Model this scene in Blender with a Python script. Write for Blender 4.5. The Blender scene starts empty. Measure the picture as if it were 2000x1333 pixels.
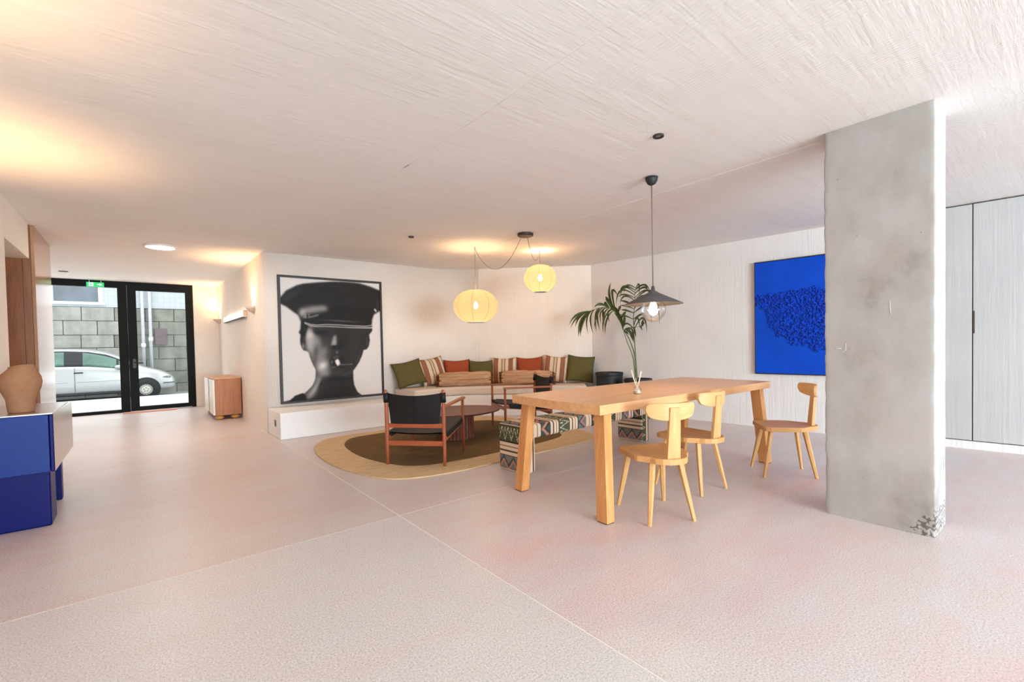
import bpy, bmesh, math, random
import numpy as np
from mathutils import Vector, Matrix, noise

random.seed(7)
PI = math.pi
C = bpy.context.scene.collection
scene = bpy.context.scene

# ------------------------------------------------------------------ camera
CAM = (0.0, 0.0, 1.15)
YAW, PIT, ROL = 0.6846, -0.0221, -0.0200
F_ = Vector((math.sin(YAW) * math.cos(PIT), math.cos(YAW) * math.cos(PIT), math.sin(PIT)))
R_ = Vector((math.cos(YAW), -math.sin(YAW), 0))
U_ = R_.cross(F_)
R2 = math.cos(ROL) * R_ + math.sin(ROL) * U_
U2 = -math.sin(ROL) * R_ + math.cos(ROL) * U_
cam_data = bpy.data.cameras.new('camera')
cam_data.sensor_width = 36.0
cam_data.lens = 900.2 * 36.0 / 2000.0
cam_data.shift_y = 0.0125
cam_data.clip_start = 0.02
cam = bpy.data.objects.new('camera', cam_data)
C.objects.link(cam)
cam.matrix_world = Matrix(((R2.x, U2.x, -F_.x, CAM[0]), (R2.y, U2.y, -F_.y, CAM[1]), (R2.z, U2.z, -F_.z, CAM[2]), (0, 0, 0, 1)))
scene.camera = cam

# ------------------------------------------------------------------ world, window light, exposure
world = bpy.data.worlds.new('overcast_sky')
scene.world = world
world.use_nodes = True
bg = world.node_tree.nodes['Background']
bg.inputs['Color'].default_value = (0.93, 0.97, 1.0, 1)
bg.inputs['Strength'].default_value = 1.05


def area_light(name, loc, rot, sx, sy, power, col):
    d = bpy.data.lights.new(name, 'AREA')
    d.shape = 'RECTANGLE'; d.size = sx; d.size_y = sy; d.energy = power; d.color = col
    o = bpy.data.objects.new(name, d); C.objects.link(o)
    o.location = loc; o.rotation_euler = rot
    return o


# daylight in the shop windows behind the camera
area_light('window_daylight', (1.7, -7.88, 1.25), (math.radians(90), 0, 0), 4.4, 2.15, 385, (0.73, 0.895, 1.0))
# daylight arriving through the glazed entrance
area_light('entrance_daylight', (-0.4, 11.75, 1.25), (math.radians(90), 0, PI), 2.6, 2.3, 9, (0.90, 0.95, 1.0))

vs = scene.view_settings
scene.display_settings.display_device = 'sRGB'
vs.view_transform = 'Standard'
vs.look = 'None'
vs.exposure = 1.25
vs.gamma = 1.0
vs.use_curve_mapping = False
try:
    scene.cycles.use_denoising = True
    scene.cycles.max_bounces = 8
    scene.cycles.diffuse_bounces = 5
    scene.cycles.transparent_max_bounces = 12
    scene.cycles.sample_clamp_indirect = 6.0
except Exception:
    pass

H = 2.4573


# ------------------------------------------------------------------ helpers
def lin(c):
    c = c / 255.0
    return c / 12.92 if c <= 0.04045 else ((c + 0.055) / 1.055) ** 2.4


def rgb(r, g, b):
    return (lin(r), lin(g), lin(b), 1.0)


def new_mat(name):
    m = bpy.data.materials.new(name)
    m.use_nodes = True
    nt = m.node_tree
    return m, nt, nt.nodes['Principled BSDF']


def N(nt, t, **kw):
    n = nt.nodes.new(t)
    for k, v in kw.items():
        setattr(n, k, v)
    return n


def coords(nt, scale=(1, 1, 1), rot=(0, 0, 0), loc=(0, 0, 0), kind='Object'):
    tc = N(nt, 'ShaderNodeTexCoord')
    mp = N(nt, 'ShaderNodeMapping')
    mp.inputs['Scale'].default_value = scale
    mp.inputs['Rotation'].default_value = rot
    mp.inputs['Location'].default_value = loc
    nt.links.new(tc.outputs[kind], mp.inputs[0])
    return mp.outputs[0]


def noise_tex(nt, vec, scale, detail=3.0, rough=0.55, dist=0.0):
    n = N(nt, 'ShaderNodeTexNoise')
    n.inputs['Scale'].default_value = scale
    n.inputs['Detail'].default_value = detail
    n.inputs['Roughness'].default_value = rough
    n.inputs['Distortion'].default_value = dist
    nt.links.new(vec, n.inputs['Vector'])
    return n.outputs['Fac']


def ramp(nt, fac, stops, interp='LINEAR'):
    r = N(nt, 'ShaderNodeValToRGB')
    r.color_ramp.interpolation = interp
    e = r.color_ramp.elements
    while len(e) < len(stops):
        e.new(0.5)
    for i, (p, c) in enumerate(stops):
        e[i].position = p
        e[i].color = c if len(c) == 4 else (*c, 1)
    nt.links.new(fac, r.inputs[0])
    return r.outputs[0]


def mixc(nt, fac, a, b, mode='MIX'):
    n = N(nt, 'ShaderNodeMix', data_type='RGBA', blend_type=mode)
    for s, v in ((0, fac), (6, a), (7, b)):
        if hasattr(v, 'is_output'):
            nt.links.new(v, n.inputs[s])
        else:
            n.inputs[s].default_value = v
    return n.outputs[2]


def math_n(nt, op, a, b=0.0):
    n = N(nt, 'ShaderNodeMath', operation=op)
    for i, v in enumerate((a, b)):
        if hasattr(v, 'is_output'):
            nt.links.new(v, n.inputs[i])
        else:
            n.inputs[i].default_value = v
    return n.outputs[0]


def add_bump(nt, bsdf, h, strength=0.3, dist=0.01):
    b = N(nt, 'ShaderNodeBump')
    b.inputs['Strength'].default_value = strength
    b.inputs['Distance'].default_value = dist
    nt.links.new(h, b.inputs['Height'])
    nt.links.new(b.outputs[0], bsdf.inputs['Normal'])


def simple(name, col, rough=0.5, metal=0.0, var=0.06, scale=12, bump=0.0, spec=0.5, stretch=(1, 1, 1), coat=0.0):
    m, nt, b = new_mat(name)
    v = coords(nt, stretch)
    f = noise_tex(nt, v, scale, 4)
    d = tuple(c * (1 - var) for c in col[:3]) + (1,)
    l = tuple(min(1, c * (1 + var)) for c in col[:3]) + (1,)
    nt.links.new(ramp(nt, f, [(0.3, d), (0.7, l)]), b.inputs['Base Color'])
    b.inputs['Roughness'].default_value = rough
    b.inputs['Metallic'].default_value = metal
    b.inputs['Specular IOR Level'].default_value = spec
    b.inputs['Coat Weight'].default_value = coat
    if bump:
        add_bump(nt, b, f, bump, 0.004)
    return m


def wood(name, light, dark, rough=0.42, axis='X', scale=1.0, spec=0.4):
    m, nt, b = new_mat(name)
    s = {'X': (1.2, 14, 14), 'Y': (14, 1.2, 14), 'Z': (14, 14, 1.2)}[axis]
    v = coords(nt, tuple(k * scale for k in s))
    f1 = noise_tex(nt, v, 2.0, 5, 0.6, 0.6)
    s2 = {'X': (2, 90, 90), 'Y': (90, 2, 90), 'Z': (90, 90, 2)}[axis]
    f2 = noise_tex(nt, coords(nt, s2), 2.0, 3)
    f = math_n(nt, 'ADD', math_n(nt, 'MULTIPLY', f1, 0.75), math_n(nt, 'MULTIPLY', f2, 0.25))
    nt.links.new(ramp(nt, f, [(0.32, dark), (0.62, light)]), b.inputs['Base Color'])
    b.inputs['Roughness'].default_value = rough
    b.inputs['Specular IOR Level'].default_value = spec
    add_bump(nt, b, f2, 0.08, 0.002)
    return m


def plaster(name, a, c, vertical=True, strength=0.35):
    m, nt, b = new_mat(name)
    st = (22, 22, 0.9) if vertical else (9, 9, 9)
    v = coords(nt, st)
    f1 = noise_tex(nt, v, 1.6, 4, 0.6)
    f2 = noise_tex(nt, coords(nt, (60, 60, 6) if vertical else (70, 70, 70)), 1.0, 3)
    f3 = noise_tex(nt, coords(nt), 1.3, 3)
    col = ramp(nt, math_n(nt, 'ADD', math_n(nt, 'MULTIPLY', f3, 0.7), math_n(nt, 'MULTIPLY', f1, 0.3)), [(0.35, a), (0.65, c)])
    nt.links.new(col, b.inputs['Base Color'])
    b.inputs['Roughness'].default_value = 0.85
    b.inputs['Specular IOR Level'].default_value = 0.2
    add_bump(nt, b, math_n(nt, 'ADD', f1, math_n(nt, 'MULTIPLY', f2, 0.45)), strength, 0.012)
    return m


def emis(name, col, strength):
    m, nt, b = new_mat(name)
    b.inputs['Base Color'].default_value = col
    b.inputs['Emission Color'].default_value = col
    b.inputs['Emission Strength'].default_value = strength
    return m


def link_mesh(name, me, mat, parent=None, smooth=False):
    o = bpy.data.objects.new(name, me)
    C.objects.link(o)
    if mat is not None and not me.materials:
        me.materials.append(mat)
    if parent is not None:
        o.parent = parent
    if smooth:
        me.polygons.foreach_set('use_smooth', [True] * len(me.polygons))
    return o


class MB:
    def __init__(self):
        self.v = []; self.f = []

    def add(self, vs_, fs_):
        o = len(self.v)
        self.v += [tuple(p) for p in vs_]
        self.f += [tuple(i + o for i in f) for f in fs_]
        return self

    def box(self, c, s, rz=0.0, rx=0.0, ry=0.0):
        hx, hy, hz = s[0] / 2, s[1] / 2, s[2] / 2
        M = Matrix.Translation(c) @ Matrix.Rotation(rz, 4, 'Z') @ Matrix.Rotation(ry, 4, 'Y') @ Matrix.Rotation(rx, 4, 'X')
        vs_ = [M @ Vector((x, y, z)) for z in (-hz, hz) for x, y in ((-hx, -hy), (hx, -hy), (hx, hy), (-hx, hy))]
        return self.add(vs_, [(3, 2, 1, 0), (4, 5, 6, 7), (0, 1, 5, 4), (1, 2, 6, 5), (2, 3, 7, 6), (3, 0, 4, 7)])

    def b2(self, x0, x1, y0, y1, z0, z1):
        return self.box(((x0 + x1) / 2, (y0 + y1) / 2, (z0 + z1) / 2), (abs(x1 - x0), abs(y1 - y0), abs(z1 - z0)))

    def hexa(self, bot, top):
        return self.add(list(bot) + list(top), [(3, 2, 1, 0), (4, 5, 6, 7), (0, 1, 5, 4), (1, 2, 6, 5), (2, 3, 7, 6), (3, 0, 4, 7)])

    def bar(self, p0, p1, s0, s1=None, up=(0, 0, 1)):
        """square bar with section (w,d) at both ends"""
        s1 = s1 or s0
        p0 = Vector(p0); p1 = Vector(p1)
        d = (p1 - p0).normalized()
        u = Vector(up)
        if abs(d.dot(u)) > 0.95:
            u = Vector((0, 1, 0))
        a = d.cross(u).normalized(); b = a.cross(d).normalized()
        vs_ = []
        for p, s in ((p0, s0), (p1, s1)):
            for i, j in ((-1, -1), (1, -1), (1, 1), (-1, 1)):
                vs_.append(p + a * (i * s[0] / 2) + b * (j * s[1] / 2))
        return self.add(vs_, [(3, 2, 1, 0), (4, 5, 6, 7), (0, 1, 5, 4), (1, 2, 6, 5), (2, 3, 7, 6), (3, 0, 4, 7)])

    def tube(self, pts, r, n=10, cap=True):
        pts = [Vector(p) for p in pts]
        m = len(pts)
        rs = r if isinstance(r, (list, tuple)) else [r] * m
        vs_ = []; fs_ = []
        prev = None
        for i, p in enumerate(pts):
            t = (pts[min(i + 1, m - 1)] - pts[max(i - 1, 0)]).normalized()
            if prev is None:
                a = t.cross(Vector((0, 0, 1)))
                if a.length < 1e-3:
                    a = t.cross(Vector((0, 1, 0)))
                a.normalize()
            else:
                a = (prev - t * prev.dot(t)).normalized()
            prev = a
            b = t.cross(a)
            for k in range(n):
                w = 2 * PI * k / n
                vs_.append(p + (a * math.cos(w) + b * math.sin(w)) * rs[i])
        for i in range(m - 1):
            for k in range(n):
                k2 = (k + 1) % n
                fs_.append((i * n + k, i * n + k2, (i + 1) * n + k2, (i + 1) * n + k))
        if cap:
            fs_.append(tuple(range(n - 1, -1, -1)))
            fs_.append(tuple((m - 1) * n + k for k in range(n)))
        return self.add(vs_, fs_)

    def lathe(self, prof, n=32, c=(0, 0, 0), sx=1.0, sy=1.0):
        vs_ = []; fs_ = []
        for r, z in prof:
            for k in range(n):
                w = 2 * PI * k / n
                vs_.append((c[0] + r * math.cos(w) * sx, c[1] + r * math.sin(w) * sy, c[2] + z))
        for i in range(len(prof) - 1):
            for k in range(n):
                k2 = (k + 1) % n
                fs_.append((i * n + k, i * n + k2, (i + 1) * n + k2, (i + 1) * n + k))
        if prof[0][0] > 1e-6:
            fs_.append(tuple(range(n - 1, -1, -1)))
        if prof[-1][0] > 1e-6:
            fs_.append(tuple((len(prof) - 1) * n + k for k in range(n)))
        return self.add(vs_, fs_)

    def prism(self, poly, z0, z1):
        n = len(poly)
        vs_ = [(x, y, z0) for x, y in poly] + [(x, y, z1) for x, y in poly]
        fs_ = [tuple(range(n - 1, -1, -1)), tuple(range(n, 2 * n))]
        fs_ += [(i, (i + 1) % n, (i + 1) % n + n, i + n) for i in range(n)]
        return self.add(vs_, fs_)

    def grid(self, fn, nu, nv):
        vs_ = [fn(i / nu, j / nv) for j in range(nv + 1) for i in range(nu + 1)]
        w = nu + 1
        fs_ = [(j * w + i, j * w + i + 1, (j + 1) * w + i + 1, (j + 1) * w + i) for j in range(nv) for i in range(nu)]
        return self.add(vs_, fs_)

    def build(self, name, mat, parent=None, smooth=False, bevel=0.0, seg=2, fix=False, weld=False):
        me = bpy.data.meshes.new(name)
        me.from_pydata(self.v, [], self.f)
        if fix or weld:
            bm = bmesh.new(); bm.from_mesh(me)
            if weld:
                bmesh.ops.remove_doubles(bm, verts=bm.verts, dist=1e-5)
            bmesh.ops.recalc_face_normals(bm, faces=bm.faces)
            bm.to_mesh(me); bm.free()
        me.update()
        o = link_mesh(name, me, mat, parent, smooth)
        if bevel:
            mod = o.modifiers.new('edge', 'BEVEL')
            mod.width = bevel; mod.segments = seg; mod.limit_method = 'ANGLE'; mod.angle_limit = math.radians(35)
            me.polygons.foreach_set('use_smooth', [True] * len(me.polygons))
            mod.harden_normals = True
        return o


def empty(name, loc=(0, 0, 0), rz=0.0):
    o = bpy.data.objects.new(name, None)
    C.objects.link(o)
    o.empty_display_size = 0.1
    o.location = loc
    o.rotation_euler = (0, 0, rz)
    return o


def tag(o, label=None, cat=None, group=None, kind=None):
    if label: o['label'] = label
    if cat: o['category'] = cat
    if group: o['group'] = group
    if kind: o['kind'] = kind
    return o


def struct(o):
    o['kind'] = 'structure'
    return o


def copy_tree(o, parent=None):
    c = o.copy()
    C.objects.link(c)
    if parent is not None:
        c.parent = parent
    for ch in list(o.children):
        copy_tree(ch, c)
    return c


def set_loc(o, loc, rz):
    o.location = loc
    o.rotation_euler = (0, 0, rz)


def catmull(pts, n=8, closed=True):
    P = [Vector(p) for p in pts]
    m = len(P); out = []
    rng = range(m) if closed else range(m - 1)
    for i in rng:
        if closed:
            a, b, c, d = P[(i - 1) % m], P[i], P[(i + 1) % m], P[(i + 2) % m]
        else:
            a, b, c, d = P[max(i - 1, 0)], P[i], P[i + 1], P[min(i + 2, m - 1)]
        for k in range(n):
            t = k / n
            out.append(0.5 * ((2 * b) + (c - a) * t + (2 * a - 5 * b + 4 * c - d) * t * t + (3 * b - a - 3 * c + d) * t ** 3))
    if not closed:
        out.append(P[-1])
    return out


def color_mesh(name, verts, faces, cols, mat, parent=None, smooth=False):
    me = bpy.data.meshes.new(name)
    me.from_pydata(verts, [], faces)
    at = me.color_attributes.new('Print', 'FLOAT_COLOR', 'POINT')
    a = np.ones((len(verts), 4), np.float32)
    a[:, :3] = cols
    at.data.foreach_set('color', a.ravel())
    return link_mesh(name, me, mat, parent, smooth)


def print_mat(name, rough=0.6, spec=0.3, weave=0.0):
    m, nt, b = new_mat(name)
    vc = N(nt, 'ShaderNodeVertexColor', layer_name='Print')
    nt.links.new(vc.outputs[0], b.inputs['Base Color'])
    b.inputs['Roughness'].default_value = rough
    b.inputs['Specular IOR Level'].default_value = spec
    if weave:
        add_bump(nt, b, noise_tex(nt, coords(nt), 260, 2), weave, 0.003)
    return m


# ------------------------------------------------------------------ materials
M = {}
M['wall'] = plaster('wall_plaster', rgb(226, 222, 220), rgb(234, 231, 229), True, 0.45)
M['door_paint'] = plaster('door_plaster', rgb(184, 183, 183), rgb(194, 193, 192), True, 0.3)
M['wall_smooth'] = plaster('smooth_plaster', rgb(237, 227, 217), rgb(244, 235, 226), True, 0.28)
M['ledge'] = plaster('ledge_plaster', rgb(241, 238, 236), rgb(246, 244, 242), False, 0.2)


def ceiling_mat():
    m, nt, b = new_mat('combed_ceiling_plaster')
    boards = noise_tex(nt, coords(nt, (0.7, 9, 9)), 1.6, 5, 0.65)
    blot = noise_tex(nt, coords(nt, (1, 1.4, 1)), 1.1, 4)
    patch = noise_tex(nt, coords(nt, (1.2, 1, 1)), 0.9, 2)
    wv = N(nt, 'ShaderNodeTexWave', wave_type='BANDS', bands_direction='X')
    wv.inputs['Scale'].default_value = 14.0
    wv.inputs['Distortion'].default_value = 5.0
    wv.inputs['Detail'].default_value = 1.5
    wv.inputs['Detail Scale'].default_value = 0.25
    nt.links.new(coords(nt, (1, 0.18, 1), (0, 0, 0.35)), wv.inputs['Vector'])
    mask = ramp(nt, patch, [(0.44, (0, 0, 0, 1)), (0.58, (1, 1, 1, 1))])
    sx = N(nt, 'ShaderNodeSeparateXYZ'); nt.links.new(coords(nt), sx.inputs[0])
    mx = ramp(nt, math_n(nt, 'MULTIPLY', sx.outputs['X'], 0.25), [(0.22, (0, 0, 0, 1)), (0.36, (1, 1, 1, 1))])
    my = ramp(nt, math_n(nt, 'MULTIPLY', sx.outputs['Y'], 0.25), [(0.35, (1, 1, 1, 1)), (0.60, (0, 0, 0, 1))])
    comb = math_n(nt, 'MULTIPLY', math_n(nt, 'MULTIPLY', wv.outputs['Fac'], mask), math_n(nt, 'MULTIPLY', mx, my))
    fine = noise_tex(nt, coords(nt, (4, 30, 30)), 2.5, 4)
    h = math_n(nt, 'ADD', math_n(nt, 'ADD', math_n(nt, 'MULTIPLY', boards, 0.8), math_n(nt, 'MULTIPLY', comb, 0.42)), math_n(nt, 'MULTIPLY', fine, 0.35))
    f = math_n(nt, 'ADD', math_n(nt, 'MULTIPLY', boards, 0.5), math_n(nt, 'MULTIPLY', blot, 0.5))
    nt.links.new(ramp(nt, f, [(0.3, rgb(236, 231, 226)), (0.52, rgb(241, 237, 233)), (0.75, rgb(244, 240, 237))]), b.inputs['Base Color'])
    b.inputs['Roughness'].default_value = 0.9
    b.inputs['Specular IOR Level'].default_value = 0.15
    add_bump(nt, b, h, 0.42, 0.012)
    return m


M['ceiling'] = ceiling_mat()


def floor_mat(name, grey, pink, bias):
    m, nt, b = new_mat(name)
    big = noise_tex(nt, coords(nt, (0.8, 1.7, 1)), 1.0, 5, 0.62, 0.5)
    mid = noise_tex(nt, coords(nt, (0.9, 2.4, 1)), 3.2, 4, 0.6)
    f = math_n(nt, 'ADD', math_n(nt, 'MULTIPLY', big, 0.7), math_n(nt, 'MULTIPLY', mid, 0.3))
    base = ramp(nt, f, [(0.36 + bias, grey), (0.56 + bias, tuple((a + c) / 2 for a, c in zip(grey, pink))), (0.68 + bias, pink)])
    sp = noise_tex(nt, coords(nt), 130, 2, 0.8)
    spk = ramp(nt, sp, [(0.34, (0.58, 0.57, 0.57, 1)), (0.45, (0.93, 0.93, 0.93, 1)), (0.55, (1, 1, 1, 1)), (0.66, (1.25, 1.25, 1.25, 1))])
    nt.links.new(mixc(nt, 0.85, base, spk, 'MULTIPLY'), b.inputs['Base Color'])
    rg = math_n(nt, 'ADD', math_n(nt, 'MULTIPLY', mid, 0.22), 0.27)
    nt.links.new(rg, b.inputs['Roughness'])
    b.inputs['Specular IOR Level'].default_value = 0.45
    hb = math_n(nt, 'ADD', math_n(nt, 'MULTIPLY', mid, 0.8), math_n(nt, 'MULTIPLY', sp, 0.012))
    add_bump(nt, b, hb, 0.06, 0.012)
    return m


GREY, PINK = rgb(206, 192, 187), rgb(208, 170, 163)
M['floor_a'] = floor_mat('terrazzo_greyer', rgb(222, 219, 218), rgb(224, 209, 206), 0.04)
M['floor_b'] = floor_mat('terrazzo_pinker', rgb(221, 216, 215), rgb(226, 193, 190), 0.0)
M['floor_c'] = floor_mat('terrazzo_mixed', rgb(219, 210, 207), rgb(219, 193, 188), 0.0)
M['joint'] = simple('joint_strip', rgb(243, 236, 231), 0.5, var=0.04, scale=60)


def concrete_mat():
    m, nt, b = new_mat('raw_concrete')
    big = noise_tex(nt, coords(nt, (1, 1, 0.8)), 2.2, 6, 0.6)
    st = noise_tex(nt, coords(nt, (5, 5, 1.2)), 1.6, 4)
    fn = noise_tex(nt, coords(nt), 70, 3)
    pt = N(nt, 'ShaderNodeTexVoronoi'); pt.inputs['Scale'].default_value = 17
    nt.links.new(coords(nt), pt.inputs['Vector'])
    pit = ramp(nt, pt.outputs['Distance'], [(0.05, (0, 0, 0, 1)), (0.10, (1, 1, 1, 1))])
    gate = ramp(nt, noise_tex(nt, coords(nt, loc=(3, 1, 2)), 5.0, 2), [(0.56, (1, 1, 1, 1)), (0.62, (0, 0, 0, 1))])
    pit2 = mixc(nt, gate, pit, (1, 1, 1, 1))
    f = math_n(nt, 'ADD', math_n(nt, 'MULTIPLY', big, 0.8), math_n(nt, 'MULTIPLY', st, 0.2))
    base = ramp(nt, f, [(0.28, rgb(142, 136, 129)), (0.40, rgb(172, 167, 162)), (0.55, rgb(186, 182, 179)), (0.75, rgb(198, 194, 191))])
    pk = ramp(nt, noise_tex(nt, coords(nt, loc=(7, 2, 5)), 1.7, 3), [(0.5, (1, 1, 1, 1)), (0.75, (1.02, 0.93, 0.90, 1))])
    base = mixc(nt, 1.0, base, pk, 'MULTIPLY')
    mr = N(nt, 'ShaderNodeMix', data_type='RGBA', blend_type='MULTIPLY')
    mr.inputs[0].default_value = 0.35
    nt.links.new(base, mr.inputs[6]); nt.links.new(pit2, mr.inputs[7])
    # honeycombed foot of the arris: shade inside its voids painted into the colour
    sx = N(nt, 'ShaderNodeSeparateXYZ'); nt.links.new(coords(nt), sx.inputs[0])
    dy = math_n(nt, 'DIVIDE', math_n(nt, 'ABSOLUTE', math_n(nt, 'SUBTRACT', sx.outputs['Y'], 0.497)), 0.15)
    dz = math_n(nt, 'DIVIDE', sx.outputs['Z'], 0.19)
    near = math_n(nt, 'SUBTRACT', 1.0, math_n(nt, 'ADD', dy, dz))
    vor = N(nt, 'ShaderNodeTexVoronoi', feature='F1'); vor.inputs['Scale'].default_value = 62
    nt.links.new(coords(nt, loc=(1, 1, 1)), vor.inputs['Vector'])
    edge = math_n(nt, 'ADD', vor.outputs['Distance'], math_n(nt, 'MULTIPLY', noise_tex(nt, coords(nt), 40, 2), 0.5))
    thr = math_n(nt, 'ADD', edge, math_n(nt, 'MULTIPLY', math_n(nt, 'MINIMUM', near, 0.28), 1.1))
    void = ramp(nt, math_n(nt, 'MULTIPLY', thr, 0.5), [(0.545, (1, 1, 1, 1)), (0.585, (0.42, 0.36, 0.35, 1))])
    inside = ramp(nt, near, [(0.0, (0, 0, 0, 1)), (0.06, (1, 1, 1, 1))])
    void_shade_mask = mixc(nt, inside, (1, 1, 1, 1), void)
    nt.links.new(mixc(nt, 1.0, mr.outputs[2], void_shade_mask, 'MULTIPLY'), b.inputs['Base Color'])
    pit2 = mixc(nt, 1.0, pit2, void_shade_mask, 'MULTIPLY')
    b.inputs['Roughness'].default_value = 0.8
    b.inputs['Specular IOR Level'].default_value = 0.25
    hh = math_n(nt, 'ADD', math_n(nt, 'MULTIPLY', fn, 0.35), math_n(nt, 'ADD', pit2, math_n(nt, 'MULTIPLY', big, 0.5)))
    add_bump(nt, b, hh, 0.3, 0.006)
    return m


M['concrete'] = concrete_mat()
M['oak_x'] = wood('oak_along', rgb(236, 182, 130), rgb(216, 154, 102), 0.30, 'X')
M['oak_z'] = wood('oak_upright', rgb(228, 164, 102), rgb(203, 134, 76), 0.4, 'Z')
M['ash_y'] = wood('ash_seat', rgb(222, 168, 108), rgb(203, 146, 88), 0.4, 'Y')
M['ash_x'] = wood('ash_back', rgb(228, 182, 124), rgb(212, 160, 102), 0.4, 'X')
M['ash_z'] = wood('ash_legs', rgb(226, 178, 118), rgb(208, 154, 96), 0.4, 'Z')
M['teak_z'] = wood('teak_upright', rgb(170, 94, 58), rgb(138, 68, 38), 0.42, 'Z')
M['teak_x'] = wood('teak_across', rgb(176, 94, 58), rgb(142, 68, 38), 0.42, 'X')
M['teak_y'] = wood('teak_along', rgb(172, 102, 64), rgb(142, 74, 42), 0.42, 'Y')
M['leather'] = simple('black_leather', rgb(21, 20, 21), 0.55, var=0.25, scale=30, bump=0.15, spec=0.35)
M['cherry'] = wood('red_brown_stain', rgb(118, 66, 48), rgb(94, 48, 34), 0.35, 'X')
M['brown_panel'] = wood('brown_veneer', rgb(146, 88, 46), rgb(120, 66, 32), 0.4, 'Z')
M['gloss_panel'] = wood('glossy_veneer', rgb(176, 130, 98), rgb(158, 112, 82), 0.15, 'Z', spec=0.85)
M['cab_wood'] = wood('cabinet_oak', rgb(186, 122, 80), rgb(158, 96, 58), 0.45, 'Z')
M['cab_top'] = wood('cabinet_top', rgb(222, 168, 122), rgb(204, 148, 104), 0.4, 'Y')
M['cab_white'] = simple('cream_lacquer', rgb(236, 226, 214), 0.4, var=0.02)
M['ball_wood'] = wood('ball_foot_wood', rgb(214, 158, 86), rgb(194, 134, 64), 0.35, 'X')
M['dark_gap'] = simple('dark_gap', rgb(84, 66, 58), 0.8, var=0.1)
M['black_metal'] = simple('black_metal', rgb(26, 26, 26), 0.42, 0.2, var=0.1)
M['black_frame'] = simple('black_window_frame', rgb(12, 12, 11), 0.6, 0.0, var=0.1, spec=0.2)
M['frame_wood'] = simple('dark_picture_frame', rgb(44, 38, 34), 0.45, var=0.15, scale=30)
M['navy'] = simple('deep_blue_lacquer', rgb(2, 12, 92), 0.4, var=0.05, spec=0.2, coat=0.0)
M['blue'] = simple('blue_lacquer_painted_sheen', rgb(18, 50, 124), 0.4, var=0.05, spec=0.25, coat=0.0)  # desk lacquer lightened to imitate the reflection on the upper case
M['steel'] = simple('brushed_steel', rgb(206, 204, 202), 0.26, 0.9, var=0.06, scale=4, stretch=(1, 1, 30))
M['clay'] = simple('raw_clay', rgb(160, 116, 86), 0.8, var=0.08, scale=40, bump=0.25, spec=0.2)
M['seat_linen'] = simple('cream_linen', rgb(222, 206, 192), 0.9, var=0.04, scale=120, bump=0.2, spec=0.15)
M['olive'] = simple('olive_linen', rgb(98, 90, 54), 0.9, var=0.10, scale=140, bump=0.3, spec=0.15)
M['rust'] = simple('rust_linen', rgb(160, 76, 48), 0.9, var=0.08, scale=140, bump=0.3, spec=0.15)
M['tassel'] = simple('brown_fringe', rgb(116, 70, 46), 0.9, var=0.35, scale=90, bump=0.5, spec=0.1, stretch=(1, 1, 0.15))
M['pot'] = simple('matt_black_pot', rgb(34, 34, 35), 0.55, var=0.15, scale=10)
M['soil'] = simple('potting_soil', rgb(46, 36, 30), 0.95, var=0.3, scale=60, bump=0.6)
M['leaf'] = simple('palm_leaf', rgb(60, 76, 32), 0.45, var=0.28, scale=6)
M['stem'] = simple('palm_stem', rgb(104, 112, 70), 0.5, var=0.15, scale=8)
M['shade_grey'] = simple('grey_shade', rgb(88, 84, 84), 0.55, 0.0, var=0.08)
M['cord_grey'] = simple('brown_grey_cord', rgb(136, 112, 96), 0.6, var=0.1)
M['canopy_brown'] = simple('dark_bronze', rgb(66, 52, 42), 0.5, 0.3, var=0.1)
M['canopy_black'] = simple('black_green_canopy', rgb(40, 44, 42), 0.5, 0.1, var=0.1)
M['spot_black'] = simple('black_trim', rgb(44, 40, 40), 0.5, var=0.1)
M['spot_lens'] = simple('grey_lens', rgb(150, 146, 144), 0.3, var=0.05)
M['white_plastic'] = simple('white_plastic', rgb(230, 226, 220), 0.5, var=0.02)
M['sconce_plaster'] = simple('plaster_sconce', rgb(218, 196, 180), 0.7, var=0.03)
M['green_sign'] = emis('exit_green', rgb(30, 150, 84), 0.7)
M['sign_white'] = emis('exit_white', rgb(214, 240, 222), 0.9)
M['mat_red'] = simple('terracotta_mat', rgb(208, 148, 128), 0.95, var=0.1, scale=80, bump=0.5)
M['socket'] = simple('dark_socket', rgb(84, 76, 66), 0.5, var=0.1)
M['paint_blue'] = simple('ultramarine', rgb(8, 74, 200), 0.8, var=0.10, scale=3, bump=0.12, spec=0.2)
M['paint_relief'] = simple('ultramarine_relief', rgb(6, 60, 180), 0.75, var=0.3, scale=24, bump=0.3, spec=0.3)
M['reed'] = simple('pale_reed', rgb(238, 222, 196), 0.7, var=0.05)
M['oil'] = simple('pale_oil', rgb(226, 214, 192), 0.1, var=0.02)


def raffia_mat():
    m, nt, b = new_mat('gathered_raffia')
    f = noise_tex(nt, coords(nt, (1.2, 40, 40)), 1.6, 4, 0.6, 0.4)
    nt.links.new(ramp(nt, f, [(0.3, rgb(150, 108, 78)), (0.55, rgb(196, 152, 116)), (0.75, rgb(216, 178, 140))]), b.inputs['Base Color'])
    b.inputs['Roughness'].default_value = 0.85
    add_bump(nt, b, f, 0.5, 0.01)
    return m


M['raffia'] = raffia_mat()


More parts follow.
